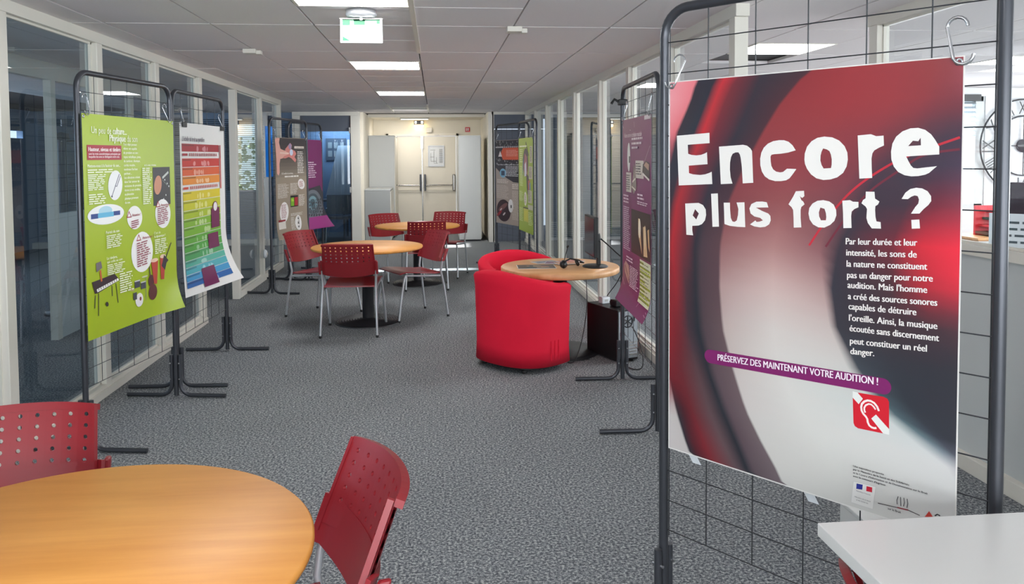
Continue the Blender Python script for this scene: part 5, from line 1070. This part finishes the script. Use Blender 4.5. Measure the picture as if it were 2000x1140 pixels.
for k, (x, y, r_, c, lab) in enumerate(((.86, 6.22, 20, [(150, 154, 160), (90, 96, 110)], 'grey leaflet at the back of the round desk'), (.95, 6.14, -15, [(120, 90, 110), (180, 120, 150)], 'dull violet leaflet on the round desk behind the headset'), (1.06, 6.20, 30, [(196, 110, 110), (226, 180, 150), (170, 60, 90)], 'pink and red flyer on the round desk left of the monitor'), (1.02, 6.08, 10, [(214, 160, 120), (190, 80, 90)], 'orange flyer lying on top of the other flyers on the round desk'))):
    sheets(x, y, .20, .13, R(r_), c, lab, 'leaflet', .0025*k)
# computer tower
t = empty('computer_tower', (1.30, 5.585, 0), math.atan2(.37, .93), 'black computer tower on the carpet with its grey rear panel towards us', 'computer')
MB().box(0, 0, .012, .18, .41, .385).build('case', 'black', t, bevel=.004)
for x in (.03, .15):
    for y in (.04, .36): MB().lathe([(0, 0), (.012, 0), (.012, .014), (0, .014)], 8, (x, y)).build('case_foot', 'black', t)
MB().box(.008, -.004, .03, .172, .0, .375).build('rear_panel', 'pcw', t)
MB().lathe([(.038, 0), (.046, 0), (.046, .004), (.038, .004)], 28).build('fan_ring', 'black2', t, (.085, -.004, .30), (R(90), 0, 0))
for k in range(6): MB().box(-.004, -.001, .012, .004, .002, .040).build('fan_blade', 'black2', t, (.085, -.006, .30), (0, R(60*k), 0))
MB().lathe([(0, 0), (.012, 0), (.012, .004), (0, .004)], 14).build('fan_hub', 'black2', t, (.085, -.004, .30), (R(90), 0, 0))
for k in range(5): MB().box(.10, -.006, .05+.022*k, .165, -.003, .062+.022*k).build('slot_cover', 'zinc', t)
for k, m_ in enumerate(('redp', 'teal', 'black', 'tag', 'black', 'teal')): MB().box(.03, -.010, .12+.018*k, .055, -.003, .130+.018*k).build('port', m_, t)
MB().box(.02, -.008, .20, .06, -.003, .225).build('power_socket', 'black', t)
t = empty('power_adapter', (1.33, 5.76, .385), R(20), 'black power adapter lying on top of the computer tower', 'adapter')
MB().box(-.03, -.045, 0, .03, .045, .05).build('adapter_body', 'black', t, bevel=.01)
MB().box(-.02, .045, .015, .02, .06, .035).build('adapter_plug', 'black', t)
t = empty('power_strip', (1.27, 5.90, .385), R(20), 'white plug block on top of the computer tower', 'plug')
MB().box(-.035, -.03, 0, .035, .03, .05).build('plug_body', 'tag', t, bevel=.008)
MB().box(-.012, -.034, .018, .012, -.03, .034).build('socket_face', 'cab', t)
def cable(pts, label, r=.0035):
    from mathutils import geometry
    P = [Vector(p) for p in pts]; out = []
    for i in range(len(P)-1):
        p0 = P[max(i-1, 0)]; p1 = P[i]; p2 = P[i+1]; p3 = P[min(i+2, len(P)-1)]
        for k in range(8):
            s = k/8; out.append(.5*((2*p1)+(-p0+p2)*s+(2*p0-5*p1+4*p2-p3)*s*s+(-p0+3*p1-3*p2+p3)*s**3))
    out.append(P[-1])
    return set_props(MB().tube(out, r, 6).build('cable', 'black', None), label, 'cable')
cable([(1.24, 5.88, .88), (1.32, 5.78, .80), (1.40, 5.66, .70), (1.45, 5.64, .50), (1.43, 5.62, .30)], 'black cable from the monitor curving down behind the right stand', .005)
cable([(1.385, 5.80, .64), (1.36, 5.88, .54), (1.29, 5.97, .40), (1.22, 6.05, .2), (1.25, 6.1, .01)], 'thin black cable dropping from the desk edge behind the tower')
cable([(1.10, 5.75, .62), (1.10, 5.72, .4), (1.06, 5.70, .16), (.99, 5.62, .02), (.95, 5.66, .006), (1.12, 5.72, .006)], 'thin black cable hanging from the desk left of the tower')
cable([(1.42, 5.62, .26), (1.46, 5.52, .12), (1.44, 5.42, .02), (1.38, 5.40, .006), (1.34, 5.50, .02), (1.37, 5.61, .14)], 'black cable looping on the carpet behind the tower rear panel', .004)
# low white box glimpsed behind the white table
t = empty('storage_box', (1.66, 2.80, 0), 0, 'low white box on the carpet just above the white table corner', 'box')
MB().box(-.09, -.12, 0, .13, .12, .14).build('box_body', 'tabw', t, bevel=.004)
MB().box(-.10, -.13, .14, .14, .13, .155).build('box_lid', 'tabw', t, bevel=.003)

# ================================================================ RIGHT-HAND OFFICE
t = empty('wall_clock', (7.10, 8.97, 1.60), 0, 'large openwork metal wall clock in the right-hand office', 'clock')
for r_ in (.56, .36): MB().tube([(r_*math.cos(2*math.pi*k/48), 0, r_*math.sin(2*math.pi*k/48)) for k in range(49)], .010, 6, False).build('clock_ring', 'black2', t)
MB().lathe([(0, -.02), (.08, -.02), (.08, .01), (0, .012)], 24).build('clock_hub', 'black2', t, None, (R(90), 0, 0))
for h_, s_ in enumerate(('XII', 'I', 'II', 'III', 'IIII', 'V', 'VI', 'VII', 'VIII', 'IX', 'X', 'XI')):
    vs, fs, x0, x1 = text_geo(s_); a_ = R(-30*h_); mb = MB()
    k_ = .15/max(.7, (x1-x0)); pts = []
    for x, y in vs:
        X = (x-(x0+x1)/2)*k_*1.0; Z = .385+y*.22; pts.append((X*math.cos(a_)-Z*math.sin(a_), -.006, X*math.sin(a_)+Z*math.cos(a_)))
    mb.add(pts, fs); mb.build('numeral', 'black2', t)
for a_ in (0, 90, 180, 270): MB().tube([(0, 0, 0), (.36*math.cos(R(a_)), 0, .36*math.sin(R(a_)))], .006, 6).build('clock_spoke', 'black2', t)
MB().box(-.008, -.03, -.05, .008, -.024, .22).build('minute_hand', 'black', t); MB().box(-.10, -.034, -.01, .05, -.028, .01).build('hour_hand', 'black', t)
t = empty('filing_cabinet', (6.15, 8.0, 0), 0, 'light wooden cabinet below the office window', 'cabinet')
MB().box(-.5, -.25, .03, .45, .25, .60).build('cabinet_body', 'wood2', t, bevel=.004); MB().box(-.52, -.27, .60, .47, .27, .625).build('cabinet_top', 'wood2', t, bevel=.003); MB().box(-.45, -.22, 0, .4, .22, .03).build('plinth', 'black2', t)
MB().tube([(.20, -.27, .35), (.30, -.27, .35)], .012, 8).build('cabinet_handle', 'black', t)
t = empty('letter_tray', (6.17, 7.95, .625), 0, 'red stacked letter tray on the office cabinet', 'letter tray')
MB().box(-.34, .10, 0, .20, .13, .32).build('tray_back', 'redp', t); MB().box(.17, -.12, 0, .20, .10, .30).build('tray_side', 'redp', t)
for k, m_ in enumerate(('brown', 'redp', 'teal', 'redp')): MB().box(-.34+.04*k, -.14+.03*k, .02+.075*k, .17, .10, .045+.075*k).build('tray_shelf', m_, t)
t = empty('sign_holder', (2.66, 3.33, 1.08), R(-50), 'clear upright sign holder with printed notice on the office ledge', 'sign holder')
MB().box(-.15, -.003, 0.005, .15, .003, .21).build('notice_sheet', 'tag', t); MB().box(-.155, -.04, 0, .155, .04, .006).build('holder_foot', 'cab', t)
a = Art(.28, .20);
a.para(.03, .03, .25, .18, 5, (70, 90, 92), 4, .35); o = a.build('notice_print', t); o.location = (-.14, -.0035, .205)
t = empty('desktop_screen', (3.22, 3.80, 1.02), R(-60), 'back of a black screen behind the sign holder', 'monitor')
MB().box(-.25, -.02, .05, .25, .02, .33).build('screen_housing', 'black', t, bevel=.01); MB().box(-.05, -.06, 0, .05, .06, .01).build('screen_foot', 'black', t); MB().box(-.015, -.01, .01, .015, .01, .06).build('screen_stem', 'black', t)
t = empty('office_desk', (2.95, 3.45, 0), 0, 'pale desk behind the low right partition', 'desk')
MB().box(-.38, -.7, .995, .5, .65, 1.02).build('desktop', 'tabw', t); 
for sx in (-.33, .45):
    for sy in (-.6, .6): MB().box(sx-.02, sy-.02, 0, sx+.02, sy+.02, .995).build('leg', 'alu', t)
for o in (bpy.data.objects['sign_holder'],): o.location.z = 1.02
# ================================================================ LEFT-HAND ROOM
t = empty('coat_stand', (-3.62, 8.1, 0), 0, 'dark upright coat stand behind the left glass', 'coat stand')
MB().tube([(0, 0, .03), (0, 0, 1.70)], .04, 12).build('pole', 'black2', t); MB().lathe([(0, 0), (.2, 0), (.19, .03), (0, .04)], 24).build('base', 'black2', t); MB().lathe([(0, 1.70), (.07, 1.70), (.06, 1.76), (0, 1.77)], 16).build('finial', 'black2', t)
for z in (1.68, 1.36):
    for a_ in range(4): MB().tube([(0, 0, z), (.14*math.cos(R(90*a_+20)), .14*math.sin(R(90*a_+20)), z+.01)], .009, 6).build('coat_hook', 'black2', t)
def office_chair(x, y, rz, lab, m_='black'):
    t = empty('office_chair', (x, y, 0), rz, lab, 'chair')
    MB().grid(lambda u, v: ((u*2-1)*.22, -.2+.42*v, .46+.02*(u*2-1)**2), 8, 8, .05).build('seat', m_, t)
    MB().grid(lambda u, v: ((u*2-1)*.21, -.23-.10*v-.03*(1-(u*2-1)**2), .52+.34*v), 8, 8, -.03).build('backrest', m_, t)
    for sx in (-1, 1):
        MB().tube([(sx*.24, .26, .01), (sx*.22, .16, .43), (sx*.22, -.18, .45), (sx*.22, -.24, .62)], .012, 8).build('leg', 'zinc', t)
        MB().tube([(sx*.24, -.30, .01), (sx*.22, -.14, .44)], .012, 8).build('leg', 'zinc', t)
    return t
office_chair(-3.75, 6.75, R(-60), 'dark chair on chrome legs behind the nearest left glass')
office_chair(-1.75, 14.45, R(10), 'dark blue chair in the blue-lit office at the end', 'slate'); office_chair(-2.45, 14.5, R(-10), 'second dark chair beside the flip chart in the blue-lit office', 'slate')
t = empty('left_desk', (-5.0, 6.6, 0), 0, 'pale desk at the back of the left-hand room', 'desk')
MB().box(-.4, -.9, .72, .4, .9, .745).build('desktop', 'wood2', t)
for sx in (-.36, .36):
    for sy in (-.85, .85): MB().box(sx-.02, sy-.02, 0, sx+.02, sy+.02, .72).build('leg', 'alu', t)
t = empty('flip_chart', (-1.80, 15.75, 0), 0, 'white flip chart easel in the blue-lit office', 'flip chart')
MB().add([(-.35, .0, .75), (.30, .0, .75), (.30, .18, 1.75), (-.12, .18, 1.75)], [(0, 1, 2, 3)]).build('board', 'tag', t)
for x in (-.3, .3): MB().tube([(x, -.1, 0), (x*.4, .2, 1.8)], .012, 8).build('leg', 'alu', t)
MB().tube([(0, .5, 0), (0, .2, 1.8)], .012, 8).build('leg', 'alu', t)
t = empty('office_table', (-2.2, 15.15, 0), 0, 'dark table in the blue-lit office at the end', 'table')
MB().box(-.35, -.3, .70, .55, .3, .73).build('tabletop', 'slate', t)
for sx in (-.3, .5):
    for sy in (-.25, .25): MB().box(sx-.02, sy-.02, 0, sx+.02, sy+.02, .70).build('leg', 'slate', t)
t = empty('wall_picture', (-2.0, 16.28, 1.68), 0, 'dark grey picture on the wall of the blue-lit office', 'picture')
MB().box(-.2, -.01, -.22, .2, .01, .22).build('picture_panel', 'slate', t)
for i in range(3):
    for j in range(2): MB().box(-.16+.12*i, -.016, -.15+.17*j, -.08+.12*i, -.01, -.03+.17*j).build('picture_print', 'cabd', t)
sc.cycles.use_denoising = True
sc.cycles.max_bounces = 10; sc.cycles.transparent_max_bounces = 24; sc.cycles.diffuse_bounces = 4; sc.cycles.glossy_bounces = 5
sc.cycles.sample_clamp_indirect = 6
